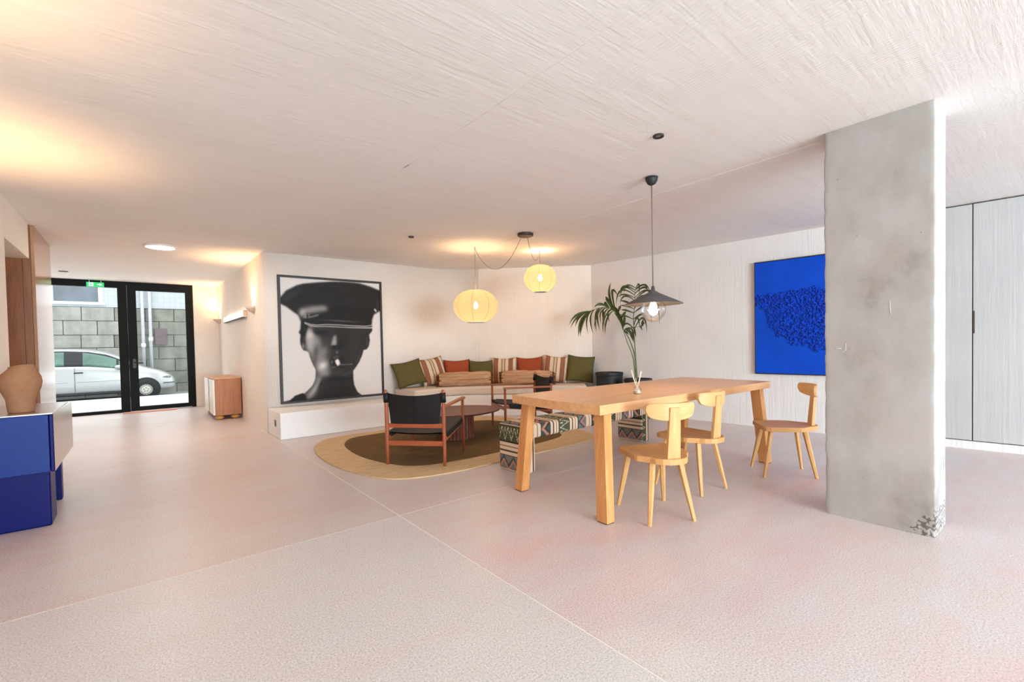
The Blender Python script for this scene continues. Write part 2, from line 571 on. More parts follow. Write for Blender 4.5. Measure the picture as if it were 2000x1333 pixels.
def rug_mat(name, a, c):
    m, nt, b = new_mat(name)
    f = noise_tex(nt, coords(nt, (1, 1, 1)), 190, 2, 0.6)
    g = noise_tex(nt, coords(nt, (3, 14, 1)), 1.5, 3)
    k = math_n(nt, 'ADD', math_n(nt, 'MULTIPLY', f, 0.6), math_n(nt, 'MULTIPLY', g, 0.4))
    nt.links.new(ramp(nt, k, [(0.36, a), (0.62, c)]), b.inputs['Base Color'])
    b.inputs['Roughness'].default_value = 0.95
    b.inputs['Specular IOR Level'].default_value = 0.1
    add_bump(nt, b, f, 0.6, 0.004)
    return m


M['rug_out'] = rug_mat('rug_border', rgb(196, 164, 124), rgb(226, 198, 158))
M['rug_in'] = rug_mat('rug_centre', rgb(100, 78, 52), rgb(130, 104, 72))


def stripe_mat():
    m, nt, b = new_mat('striped_weave')
    v = coords(nt)
    sx = N(nt, 'ShaderNodeSeparateXYZ'); nt.links.new(v, sx.inputs[0])
    u = math_n(nt, 'ADD', math_n(nt, 'MULTIPLY', sx.outputs['X'], 1 / 0.5), 0.5)
    cr, br, gr = rgb(226, 204, 178), rgb(156, 104, 78), rgb(166, 138, 116)
    st = [(0.0, br), (0.03, cr), (0.13, br), (0.29, cr), (0.40, gr), (0.45, cr), (0.49, gr), (0.54, cr), (0.64, br), (0.80, cr), (0.90, gr), (0.94, cr)]
    col = ramp(nt, u, st, 'CONSTANT')
    f = noise_tex(nt, coords(nt, (160, 160, 30)), 1.0, 2)
    mul = ramp(nt, f, [(0.3, (0.82, 0.82, 0.82, 1)), (0.7, (1.08, 1.08, 1.08, 1))])
    nt.links.new(mixc(nt, 1.0, col, mul, 'MULTIPLY'), b.inputs['Base Color'])
    b.inputs['Roughness'].default_value = 0.9
    b.inputs['Specular IOR Level'].default_value = 0.1
    add_bump(nt, b, f, 0.4, 0.004)
    return m


M['stripe'] = stripe_mat()


def glass_mat(name, tint=(1, 1, 1, 1), refl=0.06, rough=0.02):
    m = bpy.data.materials.new(name); m.use_nodes = True
    nt = m.node_tree; nt.nodes.clear()
    out = N(nt, 'ShaderNodeOutputMaterial'); mx = N(nt, 'ShaderNodeMixShader')
    tr = N(nt, 'ShaderNodeBsdfTransparent'); gl = N(nt, 'ShaderNodeBsdfGlossy')
    tr.inputs[0].default_value = tint; gl.inputs['Roughness'].default_value = rough
    lw = N(nt, 'ShaderNodeLayerWeight'); lw.inputs['Blend'].default_value = 0.25
    fac = math_n(nt, 'ADD', math_n(nt, 'MULTIPLY', lw.outputs['Fresnel'], 0.6 if refl > 0.02 else 0.015), refl)
    nt.links.new(fac, mx.inputs[0]); nt.links.new(tr.outputs[0], mx.inputs[1]); nt.links.new(gl.outputs[0], mx.inputs[2])
    nt.links.new(mx.outputs[0], out.inputs[0])
    return m


M['glass'] = glass_mat('window_glass', (0.97, 0.99, 0.98, 1), 0.001)
M['bulb_glass'] = glass_mat('globe_glass', (1, 1, 1, 1), 0.03)
M['bottle_glass'] = glass_mat('bottle_glass', (0.97, 0.97, 0.95, 1), 0.10)


def lantern_mat():
    m = bpy.data.materials.new('lantern_fabric'); m.use_nodes = True
    nt = m.node_tree; nt.nodes.clear()
    out = N(nt, 'ShaderNodeOutputMaterial')
    a = N(nt, 'ShaderNodeMixShader'); b = N(nt, 'ShaderNodeMixShader'); ad = N(nt, 'ShaderNodeAddShader')
    df = N(nt, 'ShaderNodeBsdfDiffuse'); tl = N(nt, 'ShaderNodeBsdfTranslucent'); tr = N(nt, 'ShaderNodeBsdfTransparent'); em = N(nt, 'ShaderNodeEmission')
    f = noise_tex(nt, coords(nt, (1, 1, 14)), 3.0, 3)
    col = ramp(nt, f, [(0.3, rgb(128, 98, 84)), (0.7, rgb(135, 105, 91))])
    nt.links.new(col, df.inputs[0]); nt.links.new(col, tl.inputs[0])
    tr.inputs[0].default_value = (1, 0.93, 0.8, 1)
    em.inputs[0].default_value = (1.0, 0.62, 0.28, 1); em.inputs[1].default_value = 0.15
    a.inputs[0].default_value = 0.6; b.inputs[0].default_value = 0.30
    nt.links.new(df.outputs[0], a.inputs[1]); nt.links.new(tl.outputs[0], a.inputs[2])
    nt.links.new(a.outputs[0], b.inputs[1]); nt.links.new(tr.outputs[0], b.inputs[2])
    nt.links.new(b.outputs[0], ad.inputs[0]); nt.links.new(em.outputs[0], ad.inputs[1])
    nt.links.new(ad.outputs[0], out.inputs[0])
    return m


M['lantern'] = lantern_mat()
M['bulb'] = emis('warm_bulb', (1.0, 0.78, 0.45, 1), 30.0)
M['tube'] = emis('white_tube', (1.0, 0.90, 0.72, 1), 1.1)
M['oval'] = emis('oval_diffuser', (1.0, 0.98, 0.95, 1), 3.0)
M['wire'] = simple('lantern_wire', rgb(176, 138, 90), 0.6, var=0.05)

# exterior
M['road'] = simple('pale_asphalt', rgb(150, 154, 158), 0.9, var=0.1, scale=30)
M['pavement'] = simple('pale_pavement', rgb(214, 212, 208), 0.85, var=0.04, scale=6)


def stone_mat(name, a, c):
    m, nt, b = new_mat(name)
    f = noise_tex(nt, coords(nt, (1, 1, 1.2)), 2.6, 6, 0.65)
    g = noise_tex(nt, coords(nt, (3, 3, 0.7)), 1.4, 4)
    k = math_n(nt, 'ADD', math_n(nt, 'MULTIPLY', f, 0.5), math_n(nt, 'MULTIPLY', g, 0.5))
    nt.links.new(ramp(nt, k, [(0.36, a), (0.62, c)]), b.inputs['Base Color'])
    b.inputs['Roughness'].default_value = 0.9
    add_bump(nt, b, f, 0.4, 0.02)
    return m


M['stone'] = stone_mat('granite_block', rgb(136, 136, 130), rgb(172, 170, 162))
M['stone_dark'] = stone_mat('darker_granite', rgb(108, 110, 102), rgb(146, 146, 136))  # darker granite tone for the blocks further along the wall
M['mortar'] = simple('mortar', rgb(92, 92, 88), 0.95, var=0.1)


def tile_mat():
    m, nt, b = new_mat('small_white_tiles')
    br = N(nt, 'ShaderNodeTexBrick')
    br.offset = 0.0
    br.inputs['Color1'].default_value = rgb(190, 194, 199); br.inputs['Color2'].default_value = rgb(184, 189, 195)
    br.inputs['Mortar'].default_value = rgb(170, 177, 187)
    br.inputs['Scale'].default_value = 1.0
    br.inputs['Mortar Size'].default_value = 0.006
    br.inputs['Brick Width'].default_value = 0.15; br.inputs['Row Height'].default_value = 0.15
    nt.links.new(coords(nt, rot=(PI / 2, 0, 0)), br.inputs['Vector'])
    nt.links.new(br.outputs[0], b.inputs['Base Color'])
    b.inputs['Roughness'].default_value = 0.3
    return m


M['tile'] = tile_mat()
M['white_frame'] = simple('white_window_frame', rgb(236, 238, 240), 0.5, var=0.02)
M['far_glass'] = simple('grey_far_glass', rgb(116, 124, 134), 0.25, var=0.25, scale=1.6)
M['car'] = simple('silver_car_paint', rgb(196, 196, 198), 0.28, 0.35, var=0.02, coat=0.6)
M['car_glass'] = simple('green_tinted_glass', rgb(84, 118, 106), 0.08, var=0.3, scale=2.2, spec=0.8)
M['car_dark'] = simple('dark_car_trim', rgb(38, 38, 44), 0.5, var=0.1)
M['tyre'] = simple('tyre_rubber', rgb(34, 34, 36), 0.8, var=0.1)
M['hubcap'] = simple('hubcap_silver', rgb(196, 190, 178), 0.35, 0.4, var=0.04)
M['lamp_clear'] = simple('headlamp_lens', rgb(110, 112, 114), 0.15, var=0.3, scale=20, spec=0.8)
M['pipe'] = simple('galvanised_pipe', rgb(190, 190, 194), 0.5, 0.2, var=0.06)
M['louvre'] = simple('purple_brown_box', rgb(104, 88, 90), 0.6, var=0.08)

# ------------------------------------------------------------------ room shell
floor = MB()
floor.b2(-3.0, 7.0, -8.0, 11.45, -0.14, -0.045)
fl = struct(floor.build('floor', M['joint']))
JX, JY, G = 1.352, 2.895, 0.0035
for (x0, x1, y0, y1, mt) in ((-3.0, JX - G, -8.0, JY - G, 'floor_a'), (JX + G, 7.0, -8.0, JY - G, 'floor_b'),
                             (-3.0, JX - G, JY + G, 11.45, 'floor_c'), (JX + G, 7.0, JY + G, 11.45, 'floor_c')):
    MB().b2(x0, x1, y0, y1, -0.045, 0.0).build('slab', M[mt], fl, bevel=0.002, seg=1)
jt = MB()
jt.b2(JX - G, JX + G, -8.0, 11.45, -0.045, -0.0012)
jt.b2(-3.0, 7.0, JY - G, JY + G, -0.045, -0.0012)
jt.build('joint_strip', M['joint'], fl)

# ceiling in three poured bays, their seams a few millimetres apart
ce = struct(MB().b2(-3.0, 7.0, -8.0, 11.45, H + 0.03, H + 0.2).build('ceiling', M['ceiling']))
SEAMS = [(-3.0, -3.0), (1.494, 1.62), (3.29, 3.95), (7.0, 7.0)]
for i in range(3):
    a, b = SEAMS[i], SEAMS[i + 1]
    dz = (0.0, 0.004, 0.0)[i]
    MB().hexa([(a[0], -8.0, H + dz), (b[0] - 0.0015, -8.0, H + dz), (b[1] - 0.0015, 11.45, H + dz), (a[1], 11.45, H + dz)],
              [(a[0], -8.0, H + 0.03), (b[0] - 0.0015, -8.0, H + 0.03), (b[1] - 0.0015, 11.45, H + 0.03), (a[1], 11.45, H + 0.03)]
              ).build('bay', M['ceiling'], ce)


def ridge(xa, xb, w, hgt):
    g = MB()
    n = 150

    def fn(u, v):
        y = -5.0 + v * 13.0
        cx = xa + (xb - xa) * (y + 8.0) / 19.45
        nz = noise.noise(Vector((xa, y * 4.0, 0)))
        ww = w * (0.6 + 0.8 * abs(noise.noise(Vector((xa + 3, y * 2.5, 1)))))
        s = (u - 0.5) * 2
        h = hgt * max(0.0, 0.45 + nz) * (1 - s * s)
        return (cx + s * ww + 0.015 * noise.noise(Vector((5, y * 1.7, 0))), y, H + 0.004 - h - (0 if abs(s) < .99 else -0.004))
    g.grid(fn, 4, n)
    return g.build('seam_ridge', M['ceiling'], ce, smooth=True, fix=False)


ridge(1.494, 1.62, 0.022, 0.007)
ridge(3.29, 3.95, 0.016, 0.005)

# curved wall behind the portrait and the banquette
WR, WCX, WCY = 1.25, 3.78, 5.71


def wall_pts(off, x_start=1.36, end_len=None):
    pts = [(x_start, 6.96 - off), (2.2, 6.96 - off), (3.0, 6.96 - off)]
    for k in range(13):
        a = (PI / 4) * k / 12
        pts.append((WCX + math.sin(a) * (WR - off), WCY + math.cos(a) * (WR - off)))
    L = 1.93 if end_len is None else end_len
    x, y = pts[-1]
    pts.append((x + L * 0.5 * 0.7071, y - L * 0.5 * 0.7071))
    pts.append((x + L * 0.7071, y - L * 0.7071))
    return pts


wi = wall_pts(0.0, 1.3605); wo = wall_pts(-0.22, 1.3605, 2.2)
wb_ = MB()
n_ = len(wi)
vv = []
for (a, b) in zip(wi, wo):
    vv += [(a[0], a[1], 0), (a[0], a[1], H + 0.03), (b[0], b[1], 0), (b[0], b[1], H + 0.03)]
ff = []
for i in range(n_ - 1):
    k = 4 * i
    ff += [(k, k + 4, k + 5, k + 1), (k + 2, k + 3, k + 7, k + 6), (k + 1, k + 5, k + 7, k + 3), (k, k + 2, k + 6, k + 4)]
ff += [(0, 1, 3, 2), (4 * n_ - 4, 4 * n_ - 2, 4 * n_ - 1, 4 * n_ - 3)]
wb_.add(vv, ff)
o = struct(wb_.build('wall_back', M['wall_smooth'], fix=True))
for p in o.data.polygons:
    p.use_smooth = abs(p.normal.z) < 0.5 and p.area < 2.2 and len(p.vertices) == 4
struct(MB().b2(1.36, 1.60, 6.962, 11.45, 0, H + 0.03).build('wall_corridor', M['wall_smooth']))
struct(MB().b2(0.93, 1.36, 11.32, 11.5, 0, H + 0.03).build('wall_entry', M['wall_smooth']))

# right wall: runs from the corner beside the planters towards the camera side
RW0 = Vector((6.53, 0, 0)); RWD = Vector((-0.0937, 0.9956, 0)); RWN = Vector((-0.9956, -0.0937, 0))
RWA = math.atan2(RWD.y, RWD.x)


def rw(t, n, z):
    p = RW0 + RWD * t + RWN * n
    return Vector((p.x, p.y, z))


def rw_box(mb, t0, t1, n0, n1, z0, z1):
    return mb.hexa([rw(t0, n0, z0), rw(t1, n0, z0), rw(t1, n1, z0), rw(t0, n1, z0)],
                   [rw(t0, n0, z1), rw(t1, n0, z1), rw(t1, n1, z1), rw(t0, n1, z1)])


w = MB()
rw_box(w, 1.62, 5.5, -0.22, 0, 0, H + 0.03)
rw_box(w, -8.0, 1.62, -0.22, -0.05, 0, H + 0.03)
rw_box(w, -8.0, 1.62, -0.05, 0.004, 0, 0.078)
o = struct(w.build('wall_right', M['wall'], fix=True))
for k, (t0, t1) in enumerate(((0.662, 1.615), (-0.30, 0.655))):
    d = MB(); rw_box(d, t0, t1, -0.035, 0.0, 0.086, H - 0.014)
    dd = struct(d.build('door_%d' % (k + 1), M['door_paint'], fix=True, bevel=0.003, seg=1))
    if k == 1:
        h_ = MB(); rw_box(h_, 0.643, 0.6545, -0.004, 0.0012, 1.16, 1.385)
        h_.build('finger_pull', M['dark_gap'], dd, fix=True)
g_ = MB(); rw_box(g_, -8.0, 1.618, -0.049, -0.040, 0.08, H + 0.02)
g_.build('shadow_gap', M['dark_gap'], o, fix=True)
d = MB(); rw_box(d, -8.0, -0.307, -0.035, 0.0, 0.086, H - 0.014)
struct(d.build('door_3', M['door_paint'], fix=True, bevel=0.003, seg=1))

# left wall with its recess
w = MB()
w.b2(-1.05, -0.81, -8.0, 5.59, 0, H + 0.03)
w.b2(-1.05, -0.81, 5.59, 6.74, 2.112, H + 0.03)
w.b2(-1.75, -1.05, 5.35, 5.59, 0, 2.3)
w.b2(-1.75, -1.05, 5.59, 6.74, 2.112, 2.3)
w.b2(-1.95, -1.75, 5.35, 6.9, 0, 2.3)
struct(w.build('wall_left', M['wall_smooth'], bevel=0.006))
tr_ = struct(MB().b2(-1.75, -0.862, 6.74, 6.80, 0, 2.112).build('trim_1', M['brown_panel'], bevel=0.002, seg=1))
tr2 = struct(MB().b2(-0.80, -0.772, 6.745, 7.92, 0, H + 0.01).build('trim_2', M['gloss_panel'], bevel=0.002, seg=1))
MB().b2(-0.86, -0.801, 6.74, 7.92, 0, H + 0.012).build('veneer_core', M['brown_panel'], tr2)
w = MB()
w.b2(-2.6, -0.862, 7.80, 7.92, 0, H + 0.03)
w.b2(-2.8, -2.6, 7.80, 11.45, 0, H + 0.03)
struct(w.build('wall_lobby', M['wall_smooth']))

# window wall behind the camera: piers, sill and head around the big openings
w = MB()
w.b2(-1.05, -0.65, -8.1, -7.95, 0, H + 0.03)
w.b2(4.1, 7.0, -8.1, -7.95, 0, H + 0.03)
w.b2(-0.65, 4.1, -8.1, -7.95, 0, 0.12)
w.b2(-0.65, 4.1, -8.1, -7.95, 2.36, H + 0.03)
struct(w.build('wall_front', M['wall']))

# concrete wall-pillar
PX0, PX1, PY0, PY1 = 3.47, 3.79, 0.497, 1.037


def pillar():
    mb = MB()
    rnd = random.Random(3)

    def face(o, u, v, nrm, nu, nv, lu, lv):
        o = Vector(o); u = Vector(u); v = Vector(v); nrm = Vector(nrm)

        def fn(a, b):
            p = o + u * (a * lu) + v * (b * lv)
            return p
        mb.grid(fn, nu, nv)
    w_, d_ = PX1 - PX0, PY1 - PY0
    nz = 210
    face((PX0, PY1, 0), (0, -1, 0), (0, 0, 1), (-1, 0, 0), 60, nz, d_, H + 0.02)
    face((PX0, PY0, 0), (1, 0, 0), (0, 0, 1), (0, -1, 0), 34, nz, w_, H + 0.02)
    face((PX1, PY0, 0), (0, 1, 0), (0, 0, 1), (1, 0, 0), 12, nz, d_, H + 0.02)
    face((PX1, PY1, 0), (-1, 0, 0), (0, 0, 1), (0, 1, 0), 12, nz, w_, H + 0.02)
    cx, cy = (PX0 + PX1) / 2, (PY0 + PY1) / 2
    out = []
    for p in mb.v:
        p = Vector(p)
        ex = min(abs(p.x - PX0), abs(p.x - PX1)); ey = min(abs(p.y - PY0), abs(p.y - PY1))
        e = max(ex, ey)                                # distance along the face from the nearest vertical edge
        c = max(0.0, 1 - e / 0.022)
        nz1 = noise.noise(Vector((p.x * 9, p.y * 9, p.z * 13)))
        nz2 = noise.noise(Vector((p.x * 30 + 4, p.y * 30, p.z * 34)))
        chip = c * (0.003 + 0.006 * max(0, nz1 + 0.25) + 0.004 * max(0, nz2))
        # honeycombing at the foot of the arris towards the windows
        f = max(0, 1 - (abs(p.y - PY0) / 0.12 + p.z / 0.17)) if abs(p.x - PX0) < 1e-4 else 0
        f = max(f, max(0, 1 - ((p.x - PX0) / 0.06 + p.z / 0.12)) if abs(p.y - PY0) < 1e-4 else 0)
        pit = max(0.0, noise.noise(Vector((p.x * 60 + 9, p.y * 62, p.z * 62))) - 0.08)
        dirv = Vector(((cx - p.x), (cy - p.y), 0)); dirv.normalize()
        wob = 0.0012 * noise.noise(Vector((p.x * 5, p.y * 5, p.z * 4)))
        out.append(p + dirv * (chip + wob + min(1.0, f * 2.5) * pit * 0.035))
    mb.v = [tuple(q) for q in out]
    o = mb.build('pillar', M['concrete'], weld=True)
    o.data.polygons.foreach_set('use_smooth', [True] * len(o.data.polygons))
    return struct(o)


pil = pillar()
pa = MB()                                              # thin pale scuffs of plaster left on the broad face


def scuff(y, z, pts, r):
    pa.tube([(PX0 - 0.0005, y + dy, z + dz) for dy, dz in pts], r, 6)


scuff(0.955, 1.075, [(0.03, -0.006), (0.0, 0.004), (-0.012, 0.0)], 0.0022)
scuff(0.925, 1.06, [(0.012, 0), (-0.004, 0.004), (-0.006, 0.05)], 0.0012)
scuff(0.70, 1.33, [(0, 0.03), (0, 0.0), (-0.003, -0.05)], 0.0014)
pa.build('plaster_scuff', M['white_plastic'], pil, smooth=True)

# plaster ledge that carries the banquette seat
front = wall_pts(0.68, 1.36, 1.85)
back = wall_pts(0.005, 1.36, 1.85)
poly = front + back[::-1]
poly[0] = (1.372, 6.28); poly[-1] = (1.372, 6.955)
lg = struct(MB().prism(poly, 0, 0.335).build('wall_ledge', M['ledge'], fix=True, bevel=0.008))
sk = MB().b2(1.3675, 1.3722, 6.50, 6.575, 0.14, 0.225).build('power_socket', M['socket'], lg, bevel=0.002)
MB().b2(1.366, 1.3676, 6.515, 6.56, 0.165, 0.205).build('socket_face', M['black_metal'], sk)

# ------------------------------------------------------------------ glazed entrance
YE = 11.35
win = struct(MB().b2(-2.6, -0.235, YE - 0.04, YE + 0.05, 2.338, H + 0.02).build('window_1', M['black_frame']))
MB().b2(-2.6, -0.235, YE - 0.04, YE + 0.05, 0, 0.055).build('frame', M['black_frame'], win)
MB().b2(-1.245, -1.185, YE - 0.04, YE + 0.05, 0.055, 2.338).build('frame', M['black_frame'], win)
MB().b2(-0.235, -0.10, YE - 0.045, YE + 0.06, 0, H + 0.02).build('frame', M['black_frame'], win)
MB().b2(-2.6, -0.235, YE - 0.004, YE + 0.004, 0.055, 2.338).build('pane', M['glass'], win)
dr = struct(MB().b2(-0.10, 0.925, YE - 0.045, YE + 0.06, 2.40, H + 0.02).build('door_4', M['black_frame']))
MB().b2(0.865, 0.925, YE - 0.045, YE + 0.06, 0, 2.40).build('frame', M['black_frame'], dr)
lf = MB()
lf.b2(-0.098, 0.035, YE - 0.06, YE + 0.02, 0.012, 2.398)
lf.b2(0.80, 0.863, YE - 0.06, YE + 0.02, 0.012, 2.398)
lf.b2(0.035, 0.80, YE - 0.06, YE + 0.02, 2.30, 2.398)
lf.b2(0.035, 0.80, YE - 0.06, YE + 0.02, 0.012, 0.09)
lf.build('leaf_frame', M['black_frame'], dr)
MB().b2(0.035, 0.80, YE - 0.024, YE - 0.016, 0.09, 2.30).build('pane', M['glass'], dr)
hd = MB().tube([(-0.02, YE - 0.06, 0.93), (-0.02, YE - 0.10, 0.93), (0.11, YE - 0.10, 0.925)], 0.010, 8).build('door_handle', M['black_metal'], dr, smooth=True)
MB().b2(-0.045, 0.005, YE - 0.068, YE - 0.06, 0.83, 1.0).build('backplate', M['black_metal'], dr)

ex = empty('exit_sign', (-0.53, YE - 0.10, 2.33))
tag(ex, 'green emergency exit sign with white symbols above the glass entrance', 'sign')
MB().b2(-0.12, 0.12, -0.02, 0.02, 0.0, 0.082).build('lightbox', M['green_sign'], ex, bevel=0.004)
bk = MB()
bk.b2(-0.085, -0.025, -0.0215, -0.020, 0.012, 0.07)
pg = bk.build('door_symbol', M['sign_white'], ex)
MB().add([(-0.078, -0.0222, 0.018), (-0.06, -0.0222, 0.018), (-0.05, -0.0222, 0.036), (-0.038, -0.0222, 0.018), (-0.03, -0.0222, 0.018), (-0.042, -0.0222, 0.048), (-0.05, -0.0222, 0.062), (-0.062, -0.0222, 0.056), (-0.066, -0.0222, 0.042)],
         [(0, 1, 2, 8), (2, 3, 4, 5), (8, 2, 5, 6), (8, 6, 7)]).build('running_figure', M['green_sign'], ex)
MB().add([(0.03, -0.0215, 0.036), (0.06, -0.0215, 0.036), (0.06, -0.0215, 0.018), (0.095, -0.0215, 0.041), (0.06, -0.0215, 0.064), (0.06, -0.0215, 0.046), (0.03, -0.0215, 0.046)],
         [(0, 1, 5, 6), (2, 3, 4)]).build('arrow', M['sign_white'], ex)
for hx_ in (-0.08, 0.08):
    MB().tube([(hx_, 0, 0.08), (hx_, 0, H - 2.33)], 0.004, 6).build('hanger', M['white_plastic'], ex)

dm = MB().box((0.19, 11.12, 0.006), (0.80, 0.24, 0.012)).build('doormat', M['mat_red'], bevel=0.004)
tag(dm, 'thin terracotta doormat on the floor inside the glass door', 'doormat')

# ------------------------------------------------------------------ lamps and ceiling fittings
ov = empty('ceiling_light', (0.278, 7.255, H - 0.02))
tag(ov, 'round white ceiling light glowing near the entrance corridor', 'ceiling light')
MB().lathe([(0.150, 0.0), (0.168, 0.004), (0.172, 0.02)], 40).build('housing', M['white_plastic'], ov, smooth=True)
MB().lathe([(0.0, -0.006), (0.10, -0.005), (0.150, 0.0), (0.150, 0.003)], 40).build('diffuser', M['oval'], ov, smooth=True)
ld = bpy.data.lights.new('oval_glow', 'AREA'); ld.shape = 'DISK'; ld.size = 0.3; ld.energy = 8; ld.color = (1, 0.88, 0.74)
lo = bpy.data.objects.new('oval_glow', ld); C.objects.link(lo); lo.parent = ov; lo.location = (0, 0, -0.03)


def spot(loc, r, label):
    e = empty('recessed_spotlight', loc)
    tag(e, label, 'spotlight', 'recessed ceiling spots')
    MB().lathe([(r * 0.62, 0.004), (r * 0.70, -0.006), (r, -0.006), (r, 0.004)], 32).build('trim_ring', M['spot_black'], e, smooth=True)
    MB().lathe([(0.0, 0.0), (r * 0.4, -0.001), (r * 0.62, 0.003)], 24).build('lens', M['spot_lens'], e, smooth=True)


spot((2.627, 1.695, H), 0.034, 'small black recessed ceiling spot above and in front of the cone pendant')
spot((2.605, 5.063, H), 0.034, 'small black recessed ceiling spot between the portrait and the hanging lanterns')
spot((-0.86, 10.30, H), 0.06, 'small dark ceiling spot just inside the glass entrance')


def point(name, parent, loc, power, col, size=0.03):
    d_ = bpy.data.lights.new(name, 'POINT'); d_.energy = power; d_.color = col; d_.shadow_soft_size = size
    o_ = bpy.data.objects.new(name, d_); C.objects.link(o_); o_.parent = parent; o_.location = loc
    return o_


def uplight(name, parent, loc, power, col, ang=100, size=0.04, blend=0.8):
    d_ = bpy.data.lights.new(name, 'SPOT'); d_.energy = power; d_.color = col; d_.shadow_soft_size = size
    d_.spot_size = math.radians(ang); d_.spot_blend = blend
    o_ = bpy.data.objects.new(name, d_); C.objects.link(o_); o_.parent = parent; o_.location = loc
    o_.rotation_euler = (PI, 0, 0)
    return o_


WARM = (1.0, 0.58, 0.27)


def sconce(x, y, z, side, label, power):
    """half-bowl plaster uplighter on a wall; side = +1 when it juts towards +x"""
    e = empty('wall_sconce', (x, y, z))
    tag(e, label, 'wall lamp')
    mb = MB()
    n = 16
    prof = [(0.02, -0.09), (0.06, -0.075), (0.10, -0.035), (0.125, 0.0), (0.115, 0.0), (0.092, -0.03), (0.055, -0.066), (0.0, -0.075)]
    vs_ = []
    for r, zz in prof:
        for k in range(n + 1):
            a = -PI / 2 + PI * k / n
            vs_.append((side * r * math.cos(a), r * 1.0 * math.sin(a), zz))
    fs_ = []
    for i in range(len(prof) - 1):
        for k in range(n):
            fs_.append((i * (n + 1) + k, i * (n + 1) + k + 1, (i + 1) * (n + 1) + k + 1, (i + 1) * (n + 1) + k))
    mb.add(vs_, fs_)
    mb.build('bowl', M['sconce_plaster'], e, smooth=True)
    MB().b2(side * 0.0, side * 0.012, -0.05, 0.05, -0.075, 0.02).build('backplate', M['sconce_plaster'], e)
    MB().lathe([(0.0, -0.045), (0.016, -0.035), (0.02, -0.015), (0.014, 0.0), (0.0, 0.006)], 12, (side * 0.045, 0, 0)).build('bulb', M['bulb'], e, smooth=True)
    uplight('sconce_glow', e, (side * 0.05, 0, 0.01), power, WARM, 120)
    return e


sconce(1.36, 7.62, 1.765, -1, 'plaster uplighter bowl on the corridor wall close to the portrait corner', 16)
sconce(1.36, 11.08, 1.765, -1, 'plaster uplighter bowl on the corridor wall beside the entrance', 16)
sconce(-0.81, 4.22, 1.62, 1, 'plaster uplighter bowl on the wall above the reception desk', 15)
sconce(-0.81, 2.2, 1.62, 1, 'plaster uplighter bowl on the wall short of the reception desk', 15)

lt = empty('linear_wall_lamp', (1.36, 9.20, 1.70))
tag(lt, 'long glowing linear lamp fixed on the corridor wall between two sconces', 'wall lamp')
MB().b2(-0.05, 0.0, -1.03, 1.03, -0.055, -0.04).build('base_rail', M['black_metal'], lt, bevel=0.002)
MB().b2(-0.05, -0.005, -1.02, 1.02, -0.038, 0.05).build('diffuser', M['tube'], lt, bevel=0.008)
for s in (-1, 1):
    MB().b2(-0.052, 0, s * 1.02, s * 1.045, -0.055, 0.055).build('end_cap', M['sconce_plaster'], lt, bevel=0.002)


# paper lanterns on swagged cords
def pumpkin(r, h, name, parent, z0, loc):
    """oblate lantern body with eight shallow gores; centre at loc"""
    mb = MB(); nu, nv = 64, 26
    vs_ = []
    for j in range(nv + 1):
        t = -0.93 + 1.86 * j / nv
        ph = math.asin(max(-1, min(1, t)))
        rr = math.cos(ph) ** 0.92; zz = math.sin(ph)
        for k in range(nu):
            a = 2 * PI * k / nu
            g = 1 - 0.030 * abs(math.cos(4 * a)) ** 6
            vs_.append((loc[0] + r * rr * g * math.cos(a), loc[1] + r * rr * g * math.sin(a), loc[2] + h * zz))
    fs_ = [(j * nu + k, j * nu + (k + 1) % nu, (j + 1) * nu + (k + 1) % nu, (j + 1) * nu + k) for j in range(nv) for k in range(nu)]
    mb.add(vs_, fs_)
    return mb.build(name, M['lantern'], parent, smooth=True)


def catenary(a, b, sag, n=18):
    a = Vector(a); b = Vector(b)
    return [a.lerp(b, i / n) + Vector((0, 0, -sag * 4 * (i / n) * (1 - i / n))) for i in range(n + 1)]


lamp = empty('twin_lantern_pendant', (3.642, 4.165, H))
tag(lamp, 'twin pendant of two pumpkin shaped fabric lanterns on swagged cords from one canopy', 'pendant lamp')
MB().lathe([(0.086, -0.032), (0.094, -0.026), (0.094, 0.0)], 36).build('canopy', M['canopy_brown'], lamp, smooth=False)


def lantern(hook, cz, r, h, a0, sag, power):
    hx, hy = hook[0] - 3.642, hook[1] - 4.165
    sw = MB(); sw.tube(catenary((a0[0], a0[1], -0.032), (hx, hy, -0.02), sag), 0.0035, 6)
    sw.tube([(hx, hy, 0.0), (hx, hy, -0.035)], 0.006, 6)
    sw.tube([(hx, hy, -0.02), (hx, hy, cz + h * 0.55 - H)], 0.003, 6)
    sw.build('cord', M['cord_grey'], lamp, smooth=True)
    c = (hx, hy, cz - H)
    sh = pumpkin(r, h, 'lantern_shade', lamp, 0, c)
    wr_ = MB()
    for k in range(8):
        a = 2 * PI * k / 8
        pts = []
        for j in range(15):
            ph = -1.18 + 2.36 * j / 14
            rr = math.cos(ph) ** 0.92
            pts.append((c[0] + r * 0.974 * rr * math.cos(a), c[1] + r * 0.974 * rr * math.sin(a), c[2] + h * math.sin(ph)))
        wr_.tube(pts, 0.0022, 5)
    wr_.build('wire_rib', M['wire'], sh, smooth=True)
    MB().lathe([(r * 0.40, -h * 0.925), (r * 0.41, -h * 0.96), (r * 0.36, -h * 0.96), (r * 0.35, -h * 0.925)], 32, c).build('bottom_ring', M['white_plastic'], sh, smooth=True)
    MB().lathe([(0.0, -0.045), (0.022, -0.035), (0.03, -0.005), (0.02, 0.03), (0.012, 0.05), (0.0, 0.052)], 16, (c[0], c[1], c[2] + 0.01)).build('bulb', M['bulb'], sh, smooth=True)
    point('lantern_glow', lamp, (c[0], c[1], c[2] + 0.01), power, (1.0, 0.66, 0.32), 0.05)


